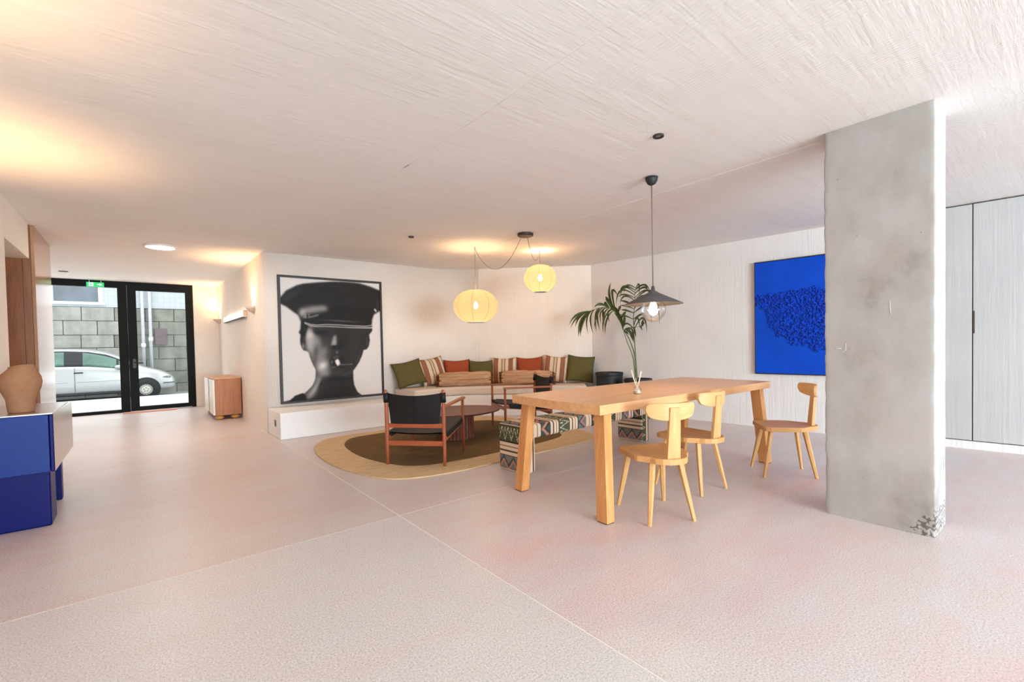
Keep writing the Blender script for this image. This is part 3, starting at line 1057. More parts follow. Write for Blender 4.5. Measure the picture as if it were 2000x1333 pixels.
lantern((3.57, 5.122), 1.662, 0.302, 0.228, (-0.03, 0.04), 0.33, 19)
lantern((4.469, 4.81), 2.063, 0.232, 0.200, (0.03, 0.0), 0.19, 15)

pn = empty('cone_pendant', (3.24, 2.158, H))
tag(pn, 'grey cone pendant with glass globe hanging over the dining table', 'pendant lamp')
MB().lathe([(0.0, -0.062), (0.012, -0.062), (0.032, -0.05), (0.046, -0.025), (0.05, 0.0)], 32).build('canopy', M['canopy_black'], pn, smooth=True)
MB().tube([(0, 0, -0.06), (0, 0, 1.56 - H)], 0.0045, 8).build('cord', M['cord_grey'], pn, smooth=True)
zc = 1.555 - H
MB().lathe([(0.012, 0.035), (0.016, 0.0), (0.05, -0.022), (0.228, -0.108), (0.231, -0.112), (0.226, -0.112), (0.05, -0.027), (0.012, -0.005)], 48, (0, 0, zc)).build('cone_shade', M['shade_grey'], pn, smooth=True)
gl = [(0.098 * math.cos(t), -0.155 + 0.098 * math.sin(t)) for t in [(-PI / 2 + 0.001) + (PI * 0.86) * i / 20 for i in range(21)]]
MB().lathe(gl, 32, (0, 0, zc)).build('glass_globe', M['bulb_glass'], pn, smooth=True)
MB().lathe([(0.018, 0.03), (0.018, -0.02)], 16, (0, 0, zc - 0.06)).build('lamp_holder', M['black_metal'], pn, smooth=True)
MB().lathe([(0.0, -0.035), (0.022, -0.025), (0.031, 0.0), (0.022, 0.03), (0.014, 0.05)], 20, (0, 0, zc - 0.135)).build('bulb', M['bulb'], pn, smooth=True)
point('pendant_glow', pn, (0, 0, zc - 0.14), 6, (1.0, 0.68, 0.36), 0.04)

# ------------------------------------------------------------------ portrait
XF0, XF1, ZF0, ZF1 = 1.530, 3.024, 0.376, 2.162
pt = empty('framed_portrait', ((XF0 + XF1) / 2, 6.955, ZF0))
tag(pt, 'large black framed black and white portrait of a figure in a peaked cap smoking', 'picture')
hw_ = (XF1 - XF0) / 2; hh_ = ZF1 - ZF0; fw_ = 0.032
for nm, bx in (('frame', (-hw_, hw_, 0, fw_)), ('frame', (-hw_, hw_, hh_ - fw_, hh_)), ('frame', (-hw_, -hw_ + fw_, fw_, hh_ - fw_)), ('frame', (hw_ - fw_, hw_, fw_, hh_ - fw_))):
    MB().b2(bx[0], bx[1], -0.045, 0.0, bx[2], bx[3]).build(nm, M['frame_wood'], pt, bevel=0.002, seg=1)

SHP = {
    'crown': [(-0.008, 0.822), (0.019, 0.852), (0.058, 0.893), (0.097, 0.911), (0.152, 0.938), (0.215, 0.955), (0.362, 0.975), (0.496, 0.989), (0.574, 0.992), (0.672, 0.994), (0.779, 0.990), (0.89, 0.968), (0.984, 0.942), (1.042, 0.924), (1.036, 0.757), (0.987, 0.748), (0.923, 0.715), (0.906, 0.69), (0.79, 0.69), (0.523, 0.69), (0.354, 0.69), (0.192, 0.69), (0.159, 0.698), (0.114, 0.725), (0.054, 0.764), (-0.006, 0.79)],
    'band': [(0.159, 0.698), (0.176, 0.742), (0.241, 0.768), (0.438, 0.78), (0.699, 0.78), (0.911, 0.772), (0.923, 0.715), (0.907, 0.67), (0.902, 0.637), (0.905, 0.60), (0.605, 0.60), (0.35, 0.61), (0.221, 0.63), (0.181, 0.653)],
    'bandlight': [(0.163, 0.713), (0.184, 0.746), (0.257, 0.772), (0.396, 0.786), (0.446, 0.774), (0.437, 0.739), (0.336, 0.723), (0.239, 0.707), (0.189, 0.673)],
    'buckle': [(0.205, 0.673), (0.223, 0.707), (0.262, 0.711), (0.27, 0.675)],
    'strap': [(0.27, 0.691), (0.352, 0.71), (0.351, 0.696), (0.27, 0.675)],
    'stud': [(0.928, 0.765), (0.944, 0.773), (0.963, 0.748), (0.949, 0.74)],
    'hairL': [(0.181, 0.657), (0.236, 0.647), (0.251, 0.607), (0.23, 0.567), (0.215, 0.506), (0.214, 0.459), (0.174, 0.459), (0.181, 0.536), (0.161, 0.557), (0.179, 0.58)],
    'head': [(0.192, 0.642), (0.448, 0.608), (0.905, 0.592), (0.905, 0.573), (0.869, 0.535), (0.875, 0.487), (0.863, 0.435), (0.837, 0.406), (0.803, 0.402), (0.787, 0.356), (0.755, 0.3), (0.717, 0.254), (0.686, 0.222), (0.684, 0.152), (0.693, 0.096), (0.722, 0.037), (0.78, -0.007), (0.823, -0.009), (0.426, -0.017), (0.107, -0.013), (0.108, 0.04), (0.15, 0.052), (0.183, 0.059), (0.192, 0.052), (0.234, 0.082), (0.278, 0.12), (0.301, 0.163), (0.31, 0.216), (0.307, 0.252), (0.284, 0.292), (0.262, 0.342), (0.246, 0.395), (0.23, 0.403), (0.199, 0.41), (0.179, 0.441), (0.171, 0.493), (0.177, 0.537), (0.166, 0.563), (0.181, 0.589)],
    'faceLight': [(0.231, 0.585), (0.284, 0.599), (0.299, 0.563), (0.336, 0.527), (0.35, 0.483), (0.37, 0.429), (0.396, 0.374), (0.438, 0.337), (0.436, 0.273), (0.423, 0.22), (0.377, 0.186), (0.325, 0.215), (0.309, 0.252), (0.275, 0.324), (0.247, 0.395), (0.227, 0.466), (0.221, 0.536)],
    'necklight': [(0.313, 0.207), (0.367, 0.186), (0.377, 0.15), (0.336, 0.08), (0.286, 0.025), (0.21, 0.009), (0.202, 0.049), (0.267, 0.102)],
    'top': [(-0.02, -0.02), (-0.02, -0.005), (0.067, 0.012), (0.108, 0.042), (0.15, 0.052), (0.183, 0.059), (0.207, 0.036), (0.221, -0.02)],
    'nose': [(0.477, 0.49), (0.495, 0.531), (0.518, 0.536), (0.524, 0.49), (0.526, 0.458), (0.492, 0.44), (0.466, 0.449)],
    'nostril': [(0.47, 0.441), (0.492, 0.454), (0.523, 0.44), (0.508, 0.413), (0.48, 0.422)],
    'eye': [(0.284, 0.581), (0.338, 0.59), (0.435, 0.572), (0.445, 0.536), (0.39, 0.536), (0.315, 0.541)],
    'lips': [(0.443, 0.319), (0.472, 0.354), (0.518, 0.369), (0.574, 0.356), (0.607, 0.314), (0.57, 0.255), (0.513, 0.253), (0.458, 0.282)],
    'upperlip': [(0.471, 0.341), (0.506, 0.363), (0.552, 0.357), (0.534, 0.334), (0.494, 0.322)],
    'cig': [(0.501, 0.317), (0.526, 0.33), (0.541, 0.323), (0.552, 0.292), (0.546, 0.274), (0.523, 0.271), (0.506, 0.294)],
    'stick': [(0.549, 0.286), (0.595, 0.281), (0.683, 0.283), (0.683, 0.277), (0.594, 0.275), (0.549, 0.279)],
    'philtrum': [(0.513, 0.399), (0.536, 0.398), (0.531, 0.371), (0.518, 0.371)],
}


def poly_mask(U, V, poly):
    inside = np.zeros(U.shape, bool)
    n = len(poly)
    for i in range(n):
        x0, y0 = poly[i]; x1, y1 = poly[(i + 1) % n]
        if abs(y1 - y0) < 1e-9:
            continue
        c = ((y0 > V) != (y1 > V)) & (U < (x1 - x0) * (V - y0) / (y1 - y0) + x0)
        inside ^= c
    return inside.astype(np.float32)


def blur(a, r):
    if r < 1:
        return a
    k = np.exp(-0.5 * (np.arange(-3 * r, 3 * r + 1) / r) ** 2); k /= k.sum()
    p = np.pad(a, ((3 * r, 3 * r), (0, 0)), 'edge')
    a = sum(k[i] * p[i:i + a.shape[0]] for i in range(len(k)))
    p = np.pad(a, ((0, 0), (3 * r, 3 * r)), 'edge')
    return sum(k[i] * p[:, i:i + a.shape[1]] for i in range(len(k)))


def paint_portrait():
    nu, nv = 300, 372
    u = np.linspace(0, 1, nu + 1); v = np.linspace(0, 1, nv + 1)
    U, V = np.meshgrid(u, v)
    img = 0.90 - 0.02 * (1 - V) + 0.0 * U

    def lay(key, val, r, op=1.0, clip=None):
        nonlocal img
        m = blur(poly_mask(U, V, SHP[key]), r) * op
        if clip is not None:
            m = m * clip
        img = img * (1 - m) + val * m

    def blob(cx, cy, rx, ry, val, op, clip=None, rot=0.0):
        nonlocal img
        dx, dy = U - cx, (V - cy)
        c_, s_ = math.cos(rot), math.sin(rot)
        a_, b_ = (dx * c_ + dy * s_) / rx, (-dx * s_ + dy * c_) / ry
        m = np.exp(-(a_ ** 2 + b_ ** 2)) * op
        if clip is not None:
            m = m * clip
        img = img * (1 - m) + val * m
    head = blur(poly_mask(U, V, SHP['head']), 1)
    lay('head', 0.16, 1)
    hc = head
    # modelling of the face: lit from one side, the other half in shade under the visor
    lay('faceLight', 0.55, 7, 0.97, hc)
    blob(0.43, 0.40, 0.05, 0.13, 0.30, 0.6, hc)
    blob(0.262, 0.53, 0.040, 0.055, 0.84, 0.95, hc)
    blob(0.262, 0.455, 0.038, 0.06, 0.72, 0.85, hc)
    blob(0.325, 0.47, 0.045, 0.05, 0.62, 0.7, hc)
    blob(0.318, 0.405, 0.026, 0.055, 0.30, 0.75, hc, -0.35)
    blob(0.395, 0.395, 0.035, 0.045, 0.58, 0.7, hc, -0.4)
    blob(0.378, 0.275, 0.045, 0.034, 0.92, 0.97, hc, 0.45)
    blob(0.400, 0.215, 0.055, 0.040, 0.64, 0.85, hc)
    blob(0.305, 0.325, 0.020, 0.07, 0.30, 0.6, hc, -0.4)
    lay('eye', 0.10, 4, 0.85, hc)
    blob(0.375, 0.560, 0.050, 0.009, 0.05, 0.85, hc)
    blob(0.37, 0.585, 0.07, 0.012, 0.22, 0.5, hc)
    blob(0.60, 0.50, 0.10, 0.10, 0.12, 0.7, hc)
    blob(0.70, 0.40, 0.05, 0.12, 0.20, 0.7, hc)
    blob(0.745, 0.33, 0.012, 0.07, 0.29, 0.6, hc, -0.4)
    blob(0.60, 0.185, 0.10, 0.016, 0.28, 0.8, hc, 0.32)
    blob(0.53, 0.210, 0.09, 0.030, 0.25, 0.6, hc)
    blob(0.845, 0.47, 0.012, 0.035, 0.30, 0.7, hc)
    blob(0.52, 0.16, 0.16, 0.022, 0.07, 0.8, hc)
    lay('necklight', 0.56, 6, 0.92, hc)
    blob(0.285, 0.075, 0.018, 0.080, 0.74, 0.75, hc, -0.7)
    blob(0.355, 0.12, 0.018, 0.06, 0.12, 0.85, hc, -0.5)
    blob(0.55, 0.06, 0.16, 0.07, 0.13, 0.8, hc)
    lay('hairL', 0.08, 2)
    blob(0.196, 0.445, 0.011, 0.028, 0.60, 0.8, hc)
    blob(0.205, 0.50, 0.008, 0.03, 0.30, 0.7, hc)
    lay('nose', 0.70, 3, 0.88)
    blob(0.496, 0.452, 0.018, 0.014, 0.74, 0.85)
    lay('nostril', 0.08, 2, 0.9)
    blob(0.555, 0.45, 0.028, 0.03, 0.07, 0.75, hc)
    blob(0.445, 0.44, 0.012, 0.035, 0.24, 0.6, hc)
    lay('philtrum', 0.52, 2, 0.75)
    lay('lips', 0.11, 2, 0.9)
    blob(0.470, 0.305, 0.010, 0.016, 0.50, 0.8)
    blob(0.490, 0.262, 0.028, 0.008, 0.40, 0.7)
    lay('upperlip', 0.30, 2, 0.8)
    lay('cig', 0.93, 1)
    blob(0.553, 0.277, 0.012, 0.010, 0.25, 0.8)
    lay('stick', 0.60, 1, 0.8)
    lay('top', 0.09, 1)
    lay('crown', 0.115, 2)
    cm = blur(poly_mask(U, V, SHP['crown']), 1)
    blob(0.12, 0.87, 0.10, 0.025, 0.22, 0.6, cm, 0.5)
    blob(0.07, 0.835, 0.05, 0.03, 0.20, 0.5, cm, 0.6)
    blob(0.45, 0.95, 0.35, 0.02, 0.15, 0.6, cm)
    blob(0.975, 0.80, 0.02, 0.06, 0.24, 0.6, cm)
    lay('band', 0.085, 2)
    bm_ = blur(poly_mask(U, V, SHP['band']), 1)
    lay('bandlight', 0.66, 5, 0.85)
    blob(0.20, 0.725, 0.03, 0.03, 0.72, 0.7)
    lay('buckle', 0.62, 1, 0.8)
    blob(0.245, 0.69, 0.010, 0.02, 0.05, 0.9)
    lay('strap', 0.6, 1, 0.7)
    blob(0.58, 0.655, 0.18, 0.006, 0.42, 0.8, None, -0.04)
    lay('stud', 0.9, 1)
    for key, wd, val in (('l1', 0.0065, 0.80), ('l2', 0.005, 0.86)):
        pl = {'l1': [(0.216, 0.640), (0.268, 0.624), (0.333, 0.618), (0.432, 0.624), (0.561, 0.621), (0.693, 0.615), (0.831, 0.612), (0.915, 0.622)],
              'l2': [(0.216, 0.632), (0.268, 0.612), (0.332, 0.605), (0.432, 0.607), (0.56, 0.603), (0.693, 0.598), (0.83, 0.596), (0.915, 0.602)]}[key]
        yl = np.interp(U[0], [p[0] for p in pl], [p[1] for p in pl], left=-9, right=-9)
        m = np.exp(-((V - yl[None, :]) / (wd * 0.7)) ** 2)
        img = img * (1 - m) + val * m
    img = blur(img, 1)
    g = np.clip(img, 0.05, 1.0)
    lum = np.where(g <= 0.04045, g / 12.92, ((g + 0.055) / 1.055) ** 2.4)
    col = np.stack([lum * 1.0, lum * 0.93, lum * 0.89], -1).reshape(-1, 3)
    w0, w1, z0, z1 = -hw_ + fw_ - 0.004, hw_ - fw_ + 0.004, fw_ - 0.004, hh_ - fw_ + 0.004
    verts = [(w0 + (w1 - w0) * a, -0.026, z0 + (z1 - z0) * b) for b in v for a in u]
    wd_ = nu + 1
    faces = [(j * wd_ + i, j * wd_ + i + 1, (j + 1) * wd_ + i + 1, (j + 1) * wd_ + i) for j in range(nv) for i in range(nu)]
    color_mesh('photographic_print', verts, faces, col, print_mat('silver_print', 0.55, 0.25), pt)


paint_portrait()
MB().b2(-hw_ + 0.01, hw_ - 0.01, -0.022, 0.0, 0.01, hh_ - 0.01).build('backing_board', M['frame_wood'], pt)

# ------------------------------------------------------------------ blue painting
bt0, bt1, bz0, bz1 = 1.30, 2.655, 0.700, 2.128
bp_ = empty('blue_painting', rw((bt0 + bt1) / 2, 0.0, bz0), RWA)
tag(bp_, 'ultramarine blue relief painting hanging on the wall beside the concrete pillar', 'painting')
# local: x along the wall towards -t ... y away from the wall (room side is +y)
bw = (bt1 - bt0) / 2; bh = bz1 - bz0
MB().b2(-bw, bw, 0.03, 0.040, 0.006, bh - 0.006).build('canvas', M['paint_blue'], bp_, bevel=0.002)
fm = MB()
for (a, b, c, d_) in ((-bw - 0.006, bw + 0.006, -0.006, 0.006), (-bw - 0.006, bw + 0.006, bh - 0.006, bh + 0.006), (-bw - 0.006, -bw + 0.002, 0.0, bh), (bw - 0.002, bw + 0.006, 0.0, bh)):
    fm.b2(a, b, 0.0, 0.043, c, d_)
fm.build('tray_frame', M['frame_wood'], bp_)
rl = MB()
rr_ = random.Random(11)
ico = bmesh.new(); bmesh.ops.create_icosphere(ico, subdivisions=1, radius=1.0)
iv = [tuple(v.co) for v in ico.verts]; ifc = [tuple(v.index for v in f.verts) for f in ico.faces]; ico.free()
cnt = 0
while cnt < 2300:
    s_ = rr_.random()                                   # 0 at the corner side, 1 at the hidden side
    f_ = rr_.random()
    top = 0.27 + 0.02 * math.sin(9 * s_) + (0.02 if s_ > 0.5 else 0)
    low = np.interp(s_, [0, 0.08, 0.12, 0.20, 0.30, 0.50, 0.75, 1.0], [0.37, 0.41, 0.55, 0.67, 0.72, 0.79, 0.74, 0.66])
    if f_ < top or f_ > low + 0.02 * rr_.random():
        continue
    edge = min(f_ - top, low - f_)
    if edge < 0.03 and rr_.random() < 0.45:
        continue
    cnt += 1
    sc = rr_.uniform(0.008, 0.017)
    x_ = bw - s_ * 2 * bw
    # local +x after the rotation points to -t; the visible corner side has the larger t
    p_ = (x_ * 1.0, 0.04 + sc * rr_.uniform(0.15, 0.6), bh * (1 - f_))
    e1, e2, e3 = sc * rr_.uniform(0.7, 1.3), sc * rr_.uniform(0.7, 1.2), sc * rr_.uniform(0.7, 1.5)
    rz_ = Matrix.Rotation(rr_.random() * 3, 3, 'Y')
    rl.add([tuple(Vector(p_) + rz_ @ Vector((a * e1, b * e2, c * e3))) for a, b, c in iv], ifc)
ro = rl.build('pebble_relief', M['paint_relief'], bp_)
ro['kind'] = 'stuff'

# ------------------------------------------------------------------ banquette seat and cushions
sf = wall_pts(0.665, 3.22, 1.80); sb_ = wall_pts(0.02, 3.22, 1.80)
sf = [p for p in sf if p[0] >= 3.2]; sb_ = [p for p in sb_ if p[0] >= 3.2]
sf[0] = (3.24, 6.295); sb_[0] = (3.20, 6.94)
seen = []
poly = [(3.24, 6.295)] + [p for p in sf[1:] if p[0] > 3.3] + [p for p in sb_[::-1] if p[0] > 3.3] + [(3.20, 6.94)]
sc_ = MB().prism(poly, 0.337, 0.472).build('banquette_seat_cushion', M['seat_linen'], fix=True, bevel=0.035, seg=4)
tag(sc_, 'long cream linen seat cushion curving along the plaster banquette ledge', 'seat cushion')


def pillow_mesh(w, h, t, n=18, pinch=0.07, slump=0.0):
    """upright pillow: x width, z height from 0, y thickness; knife edges and pulled corners"""
    mb = MB()
    for side in (1, -1):
        def fn(a, b):
            u = 2 * a - 1; v = 2 * b - 1
            s = (1 - abs(u) ** 2.4) * (1 - abs(v) ** 2.4)
            th = t / 2 * max(0.0, s) ** 0.55
            k = 1 - pinch * (1 - u * u) * 0.0
            x = u * w / 2 * (1 - pinch * (1 - v * v) * abs(u) ** 2)
            z = v * h / 2 * (1 - pinch * (1 - u * u) * abs(v) ** 2)
            z += -slump * (1 - u * u) * max(0, v)
            wr = 0.004 * noise.noise(Vector((u * 3 + w * 9, v * 3, side)))
            return (x * side, side * (th + wr * (1 if s > .05 else 0)), z + h / 2)
        mb.grid(fn, n, n)
    return mb


def pillow(name, w, h, t, mat, loc, rz, lean, label, roll=0.0, group='scatter cushions on the banquette', cat='cushion', slump=0.0):
    o = pillow_mesh(w, h, t, slump=slump).build(name, mat, None, smooth=True, weld=True)
    o.rotation_euler = (0, 0, 0)
    o.matrix_world = Matrix.Translation(loc) @ Matrix.Rotation(rz, 4, 'Z') @ Matrix.Rotation(lean, 4, 'X') @ Matrix.Rotation(roll, 4, 'Y')
    tag(o, label, cat, group)
    # piped edge
    e = MB()
    ring = []
    for k in range(64):
        q = k / 64 * 4; s = int(q); f = q - s
        u, v = [(-1 + 2 * f, -1), (1, -1 + 2 * f), (1 - 2 * f, 1), (-1, 1 - 2 * f)][s]
        ring.append((u * w / 2 * (1 - 0.07 * (1 - v * v) * abs(u) ** 2), 0, v * h / 2 * (1 - 0.07 * (1 - u * u) * abs(v) ** 2) - slump * (1 - u * u) * max(0, v) + h / 2))
    e.tube(ring + [ring[0]], 0.0035, 5, cap=False)
    e.build('seam_piping', mat, o, smooth=True)
    return o


def wp(s, off):
    """point at arc length s along the curved wall, off metres in front of it, and wall angle"""
    L1 = WCX; La = WR * PI / 4
    if s < L1:
        return Vector((s, 6.96 - off)), 0.0
    if s < L1 + La:
        a = (s - L1) / WR
        return Vector((WCX + math.sin(a) * (WR - off), WCY + math.cos(a) * (WR - off))), -a
    t_ = s - L1 - La
    return Vector((WCX + 0.7071 * (WR - off) + t_ * 0.7071, WCY + 0.7071 * (WR - off) - t_ * 0.7071)), -PI / 4


SEAT = 0.474
for (nm, s, off, w_, h_, mt, lean, roll, yaw, lab) in (
    ('square_cushion', 3.44, 0.24, 0.51, 0.43, 'olive', 0.40, -0.17, -0.06, 'olive green square cushion leaning at the portrait end of the banquette'),
    ('square_cushion', 3.89, 0.225, 0.46, 0.47, 'stripe', 0.34, -0.14, 0.0, 'striped brown and cream cushion between the olive cushion and a rust cushion'),
    ('square_cushion', 4.345, 0.17, 0.455, 0.43, 'rust', 0.22, 0.0, 0.05, 'rust red cushion tucked behind the bolster nearer the portrait'),
    ('square_cushion', 4.785, 0.17, 0.435, 0.41, 'olive', 0.22, 0.0, 0.0, 'olive green cushion in the middle of the row behind a raffia bolster'),
    ('square_cushion', 5.20, 0.18, 0.43, 0.455, 'stripe', 0.22, 0.0, 0.0, 'striped brown and cream cushion in the middle of the banquette row'),
    ('square_cushion', 5.64, 0.18, 0.445, 0.45, 'rust', 0.22, -0.02, 0.0, 'rust red cushion between two striped cushions above the second bolster'),
    ('square_cushion', 6.05, 0.19, 0.43, 0.455, 'stripe', 0.25, 0.10, 0.0, 'striped cushion between a rust cushion and the upright olive cushion at the planter end'),
    ('square_cushion', 6.46, 0.27, 0.45, 0.46, 'olive', 0.34, 0.11, 0.0, 'olive green square cushion at the planter end of the banquette'),
):
    q, a = wp(s, off)
    pillow(nm, w_, h_, 0.15, M[mt], (q.x, q.y, SEAT - 0.002 + w_ / 2 * math.sin(abs(roll)) * 0.86), a + yaw, -lean, lab, roll, slump=0.012)


def bolster(s0, s1, off, label):
    (p0, a0), (p1, a1) = wp(s0, off), wp(s1, off)
    c = (p0 + p1) / 2; L = (p1 - p0).length; ang = math.atan2(p1.y - p0.y, p1.x - p0.x)
    e = empty('raffia_bolster', (c.x, c.y, SEAT - 0.006), ang)
    tag(e, label, 'bolster', 'raffia bolsters on the banquette')
    mb = MB()
    hz, hy = 0.115, 0.075
    nu, nv = 60, 40

    def fn(a, b):
        u = 2 * a - 1
        x = u * L / 2
        w2 = 2 * PI * b
        en = 1 - 0.18 * abs(u) ** 8
        rip = 0.010 * math.sin(w2 * 13 + 2.2 * noise.noise(Vector((u * 2.2, b * 6, s0)))) + 0.006 * noise.noise(Vector((u * 5, b * 22, s0)))
        cy = math.copysign(abs(math.cos(w2)) ** 0.75, math.cos(w2)); cz = math.copysign(abs(math.sin(w2)) ** 0.75, math.sin(w2))
        zz = hz * en * cz * (1 + rip / hz) + hz
        zz += 0.012 * noise.noise(Vector((u * 1.6, 0, s0 + 5))) * (1 if cz > 0 else 0)
        return (x, (hy * en + rip) * cy, max(0.0, zz))
    mb.grid(fn, nu, nv)
    mb.build('cover', M['raffia'], e, smooth=True, weld=True)
    for sgn in (-1, 1):
        fr = MB()
        rnd = random.Random(int(s0 * 10) + sgn)
        for k in range(46):
            a_ = rnd.uniform(0, 2 * PI); r_ = math.sqrt(rnd.random())
            y0, z0 = hy * 0.85 * r_ * math.cos(a_), hz * 0.9 * r_ * math.sin(a_) + hz
            x0 = sgn * (L / 2 - 0.03)
            x1 = sgn * (L / 2 + rnd.uniform(0.02, 0.05))
            fr.tube([(x0, y0, z0), ((x0 + x1) / 2, y0 * 1.05, z0), (x1, y0 * 1.15, max(0.006, z0 - rnd.uniform(0.0, 0.04)))], 0.008, 5)
        fr.build('fringe', M['tassel'], e, smooth=True)['label'] = 'dark brown fringed end'
    return e


bolster(3.80, 5.00, 0.43, 'long gathered raffia bolster in front of the rust and olive cushions nearer the portrait')
bolster(5.19, 6.02, 0.43, 'long gathered raffia bolster behind the turned leather armchair')

# ------------------------------------------------------------------ rug
outer = [(1.44, 4.75), (1.49, 4.2), (1.64, 3.76), (1.88, 3.59), (2.25, 3.52), (2.7, 3.53), (3.3, 3.54), (3.9, 3.56), (4.28, 3.68), (4.45, 4.05), (4.48, 4.6), (4.46, 5.2), (4.36, 5.75), (4.0, 6.0), (3.3, 5.99), (2.6, 5.95), (2.1, 5.95), (1.75, 5.84), (1.52, 5.4)]
inner = [(1.77, 4.8), (1.82, 4.35), (1.96, 4.0), (2.2, 3.87), (2.6, 3.83), (3.1, 3.84), (3.6, 3.87), (4.0, 3.98), (4.18, 4.3), (4.2, 4.75), (4.16, 5.2), (4.02, 5.58), (3.6, 5.70), (3.0, 5.74), (2.4, 5.75), (2.05, 5.7), (1.84, 5.35)]
RUGZ = 0.014
rug = empty('area_rug', (2.95, 4.75, 0))
tag(rug, 'rounded beige bordered rug with olive brown centre under the armchairs', 'rug')
oc = [(p.x - 2.95, p.y - 4.75) for p in catmull([(a, b, 0) for a, b in outer], 8)]
ic = [(p.x - 2.95, p.y - 4.75) for p in catmull([(a, b, 0) for a, b in inner], 8)]
MB().prism(oc, 0.0005, RUGZ - 0.002).build('border', M['rug_out'], rug, fix=True, bevel=0.003, seg=2)
MB().prism(ic, 0.004, RUGZ).build('centre_field', M['rug_in'], rug, fix=True, bevel=0.002, seg=1)['label'] = 'olive brown centre field'


# ------------------------------------------------------------------ leather sling armchairs
def armchair(label):
    e = empty('sling_armchair')
    tag(e, label, 'armchair', 'leather sling armchairs')
    hw, fd, bd = 0.285, 0.32, -0.32
    for s in (-1, 1):
        MB().tube([(s * hw, bd - 0.004, 0), (s * hw, bd, 0.15), (s * hw, bd, 0.5), (s * hw, bd - 0.012, 0.705), (s * hw, bd - 0.012, 0.718)],
                  [0.014, 0.0175, 0.019, 0.016, 0.010], 12).build('leg', M['teak_z'], e, smooth=True)
        MB().tube([(s * hw, fd, 0), (s * hw, fd, 0.25), (s * hw, fd, 0.552)], [0.013, 0.017, 0.015], 12).build('leg', M['teak_z'], e, smooth=True)
        ar = MB()
        ar.bar((s * (hw + 0.004), bd, 0.556), (s * (hw + 0.004), fd + 0.02, 0.566), (0.038, 0.022), (0.05, 0.024))
        ar.build('armrest', M['teak_y'], e, bevel=0.006)
        MB().bar((s * hw, bd, 0.245), (s * hw, fd, 0.325), (0.022, 0.042)).build('seat_rail', M['teak_y'], e, bevel=0.005)
    MB().bar((-hw, bd, 0.208), (hw, bd, 0.208), (0.022, 0.048)).build('stretcher', M['teak_x'], e, bevel=0.005)
    MB().bar((-hw, bd - 0.002, 0.376), (hw, bd - 0.002, 0.376), (0.022, 0.042)).build('stretcher', M['teak_x'], e, bevel=0.005)
    MB().bar((-hw, fd, 0.30), (hw, fd, 0.30), (0.022, 0.045)).build('stretcher', M['teak_x'], e, bevel=0.005)
    # leather seat slung between the side rails
    st_ = MB()

    def seat(a, b, dz):
        u = 2 * a - 1
        y = bd + 0.03 + b * (fd - bd - 0.01)
        zr = 0.300 + 0.052 * b
        return (u * (hw - 0.004), y, zr - 0.035 * (1 - u * u) * (0.4 + 0.6 * math.sin(PI * min(1, b * 1.05))) + 0.012 + dz)
    st_.grid(lambda a, b: seat(a, b, 0.0), 16, 14)
    st_.grid(lambda a, b: seat(1 - a, b, -0.012), 16, 14)
    so = st_.build('seat_sling', M['leather'], e, smooth=True)
    for s in (-1, 1):
        lp = MB()
        lp.bar((s * hw, bd + 0.05, 0.282), (s * hw, fd - 0.05, 0.334), (0.034, 0.062))
        lp.build('seat_loop', M['leather'], so, bevel=0.012)
    # leather back
    bk_ = MB()

    def backf(a, b, dy):
        u = 2 * a - 1
        tp = 0.662 + 0.026 * u * u
        z = 0.394 + b * (tp - 0.394)
        wd = (hw - 0.012) * (0.88 + 0.12 * b)
        return (u * wd, bd - 0.005 + dy + 0.045 * (1 - u * u) * (-0.6) * (0.3 + 0.7 * b), z)
    bk_.grid(lambda a, b: backf(a, b, -0.004), 18, 12)
    bk_.grid(lambda a, b: backf(1 - a, b, 0.004), 18, 12)
    bo = bk_.build('back_sling', M['leather'], e, smooth=True)
    MB().bar((0.0, bd - 0.0265, 0.425), (0.0, bd - 0.0385, 0.655), (0.006, 0.003)).build('centre_seam', M['leather'], bo)
    for s in (-1, 1):
        MB().tube([(s * hw, bd - 0.002, 0.60), (s * hw, bd - 0.008, 0.645), (s * hw, bd - 0.012, 0.69)], 0.0255, 14).build('post_loop', M['leather'], bo, smooth=True)
    return e


def face(a_deg):
    return math.radians(a_deg - 90)


ac = armchair('black leather sling armchair with teak frame standing back to the camera on the rug border')
set_loc(ac, (2.275, 4.175, RUGZ), face(41))
ac2 = copy_tree(ac)
set_loc(ac2, (4.05, 4.79, RUGZ), face(160))
ac2['label'] = 'black leather sling armchair turned sideways behind the patterned bench'

# ------------------------------------------------------------------ coffee table
ct = empty('coffee_table', (3.02, 4.83, RUGZ))
tag(ct, 'oval red brown wooden coffee table on a fluted drum base between the armchairs', 'coffee table')
ct.rotation_euler = (0, 0, math.radians(-12))
tp = MB()
tp.lathe([(0.0, 0.300), (0.90, 0.300), (0.985, 0.312), (1.0, 0.322), (0.992, 0.330), (0.0, 0.330)], 72, (0, 0, 0), 0.58, 0.43)
tp.build('tabletop', M['cherry'], ct, smooth=False)
dr_ = MB()
pf = []
for k in range(120):
    a = 2 * PI * k / 120
    r = 0.205 + 0.007 * abs(math.sin(a * 15))
    pf.append((r * 1.1 * math.cos(a), r * math.sin(a)))
dr_.prism(pf, 0.0, 0.301)
dr_.build('fluted_drum', M['cherry'], ct)


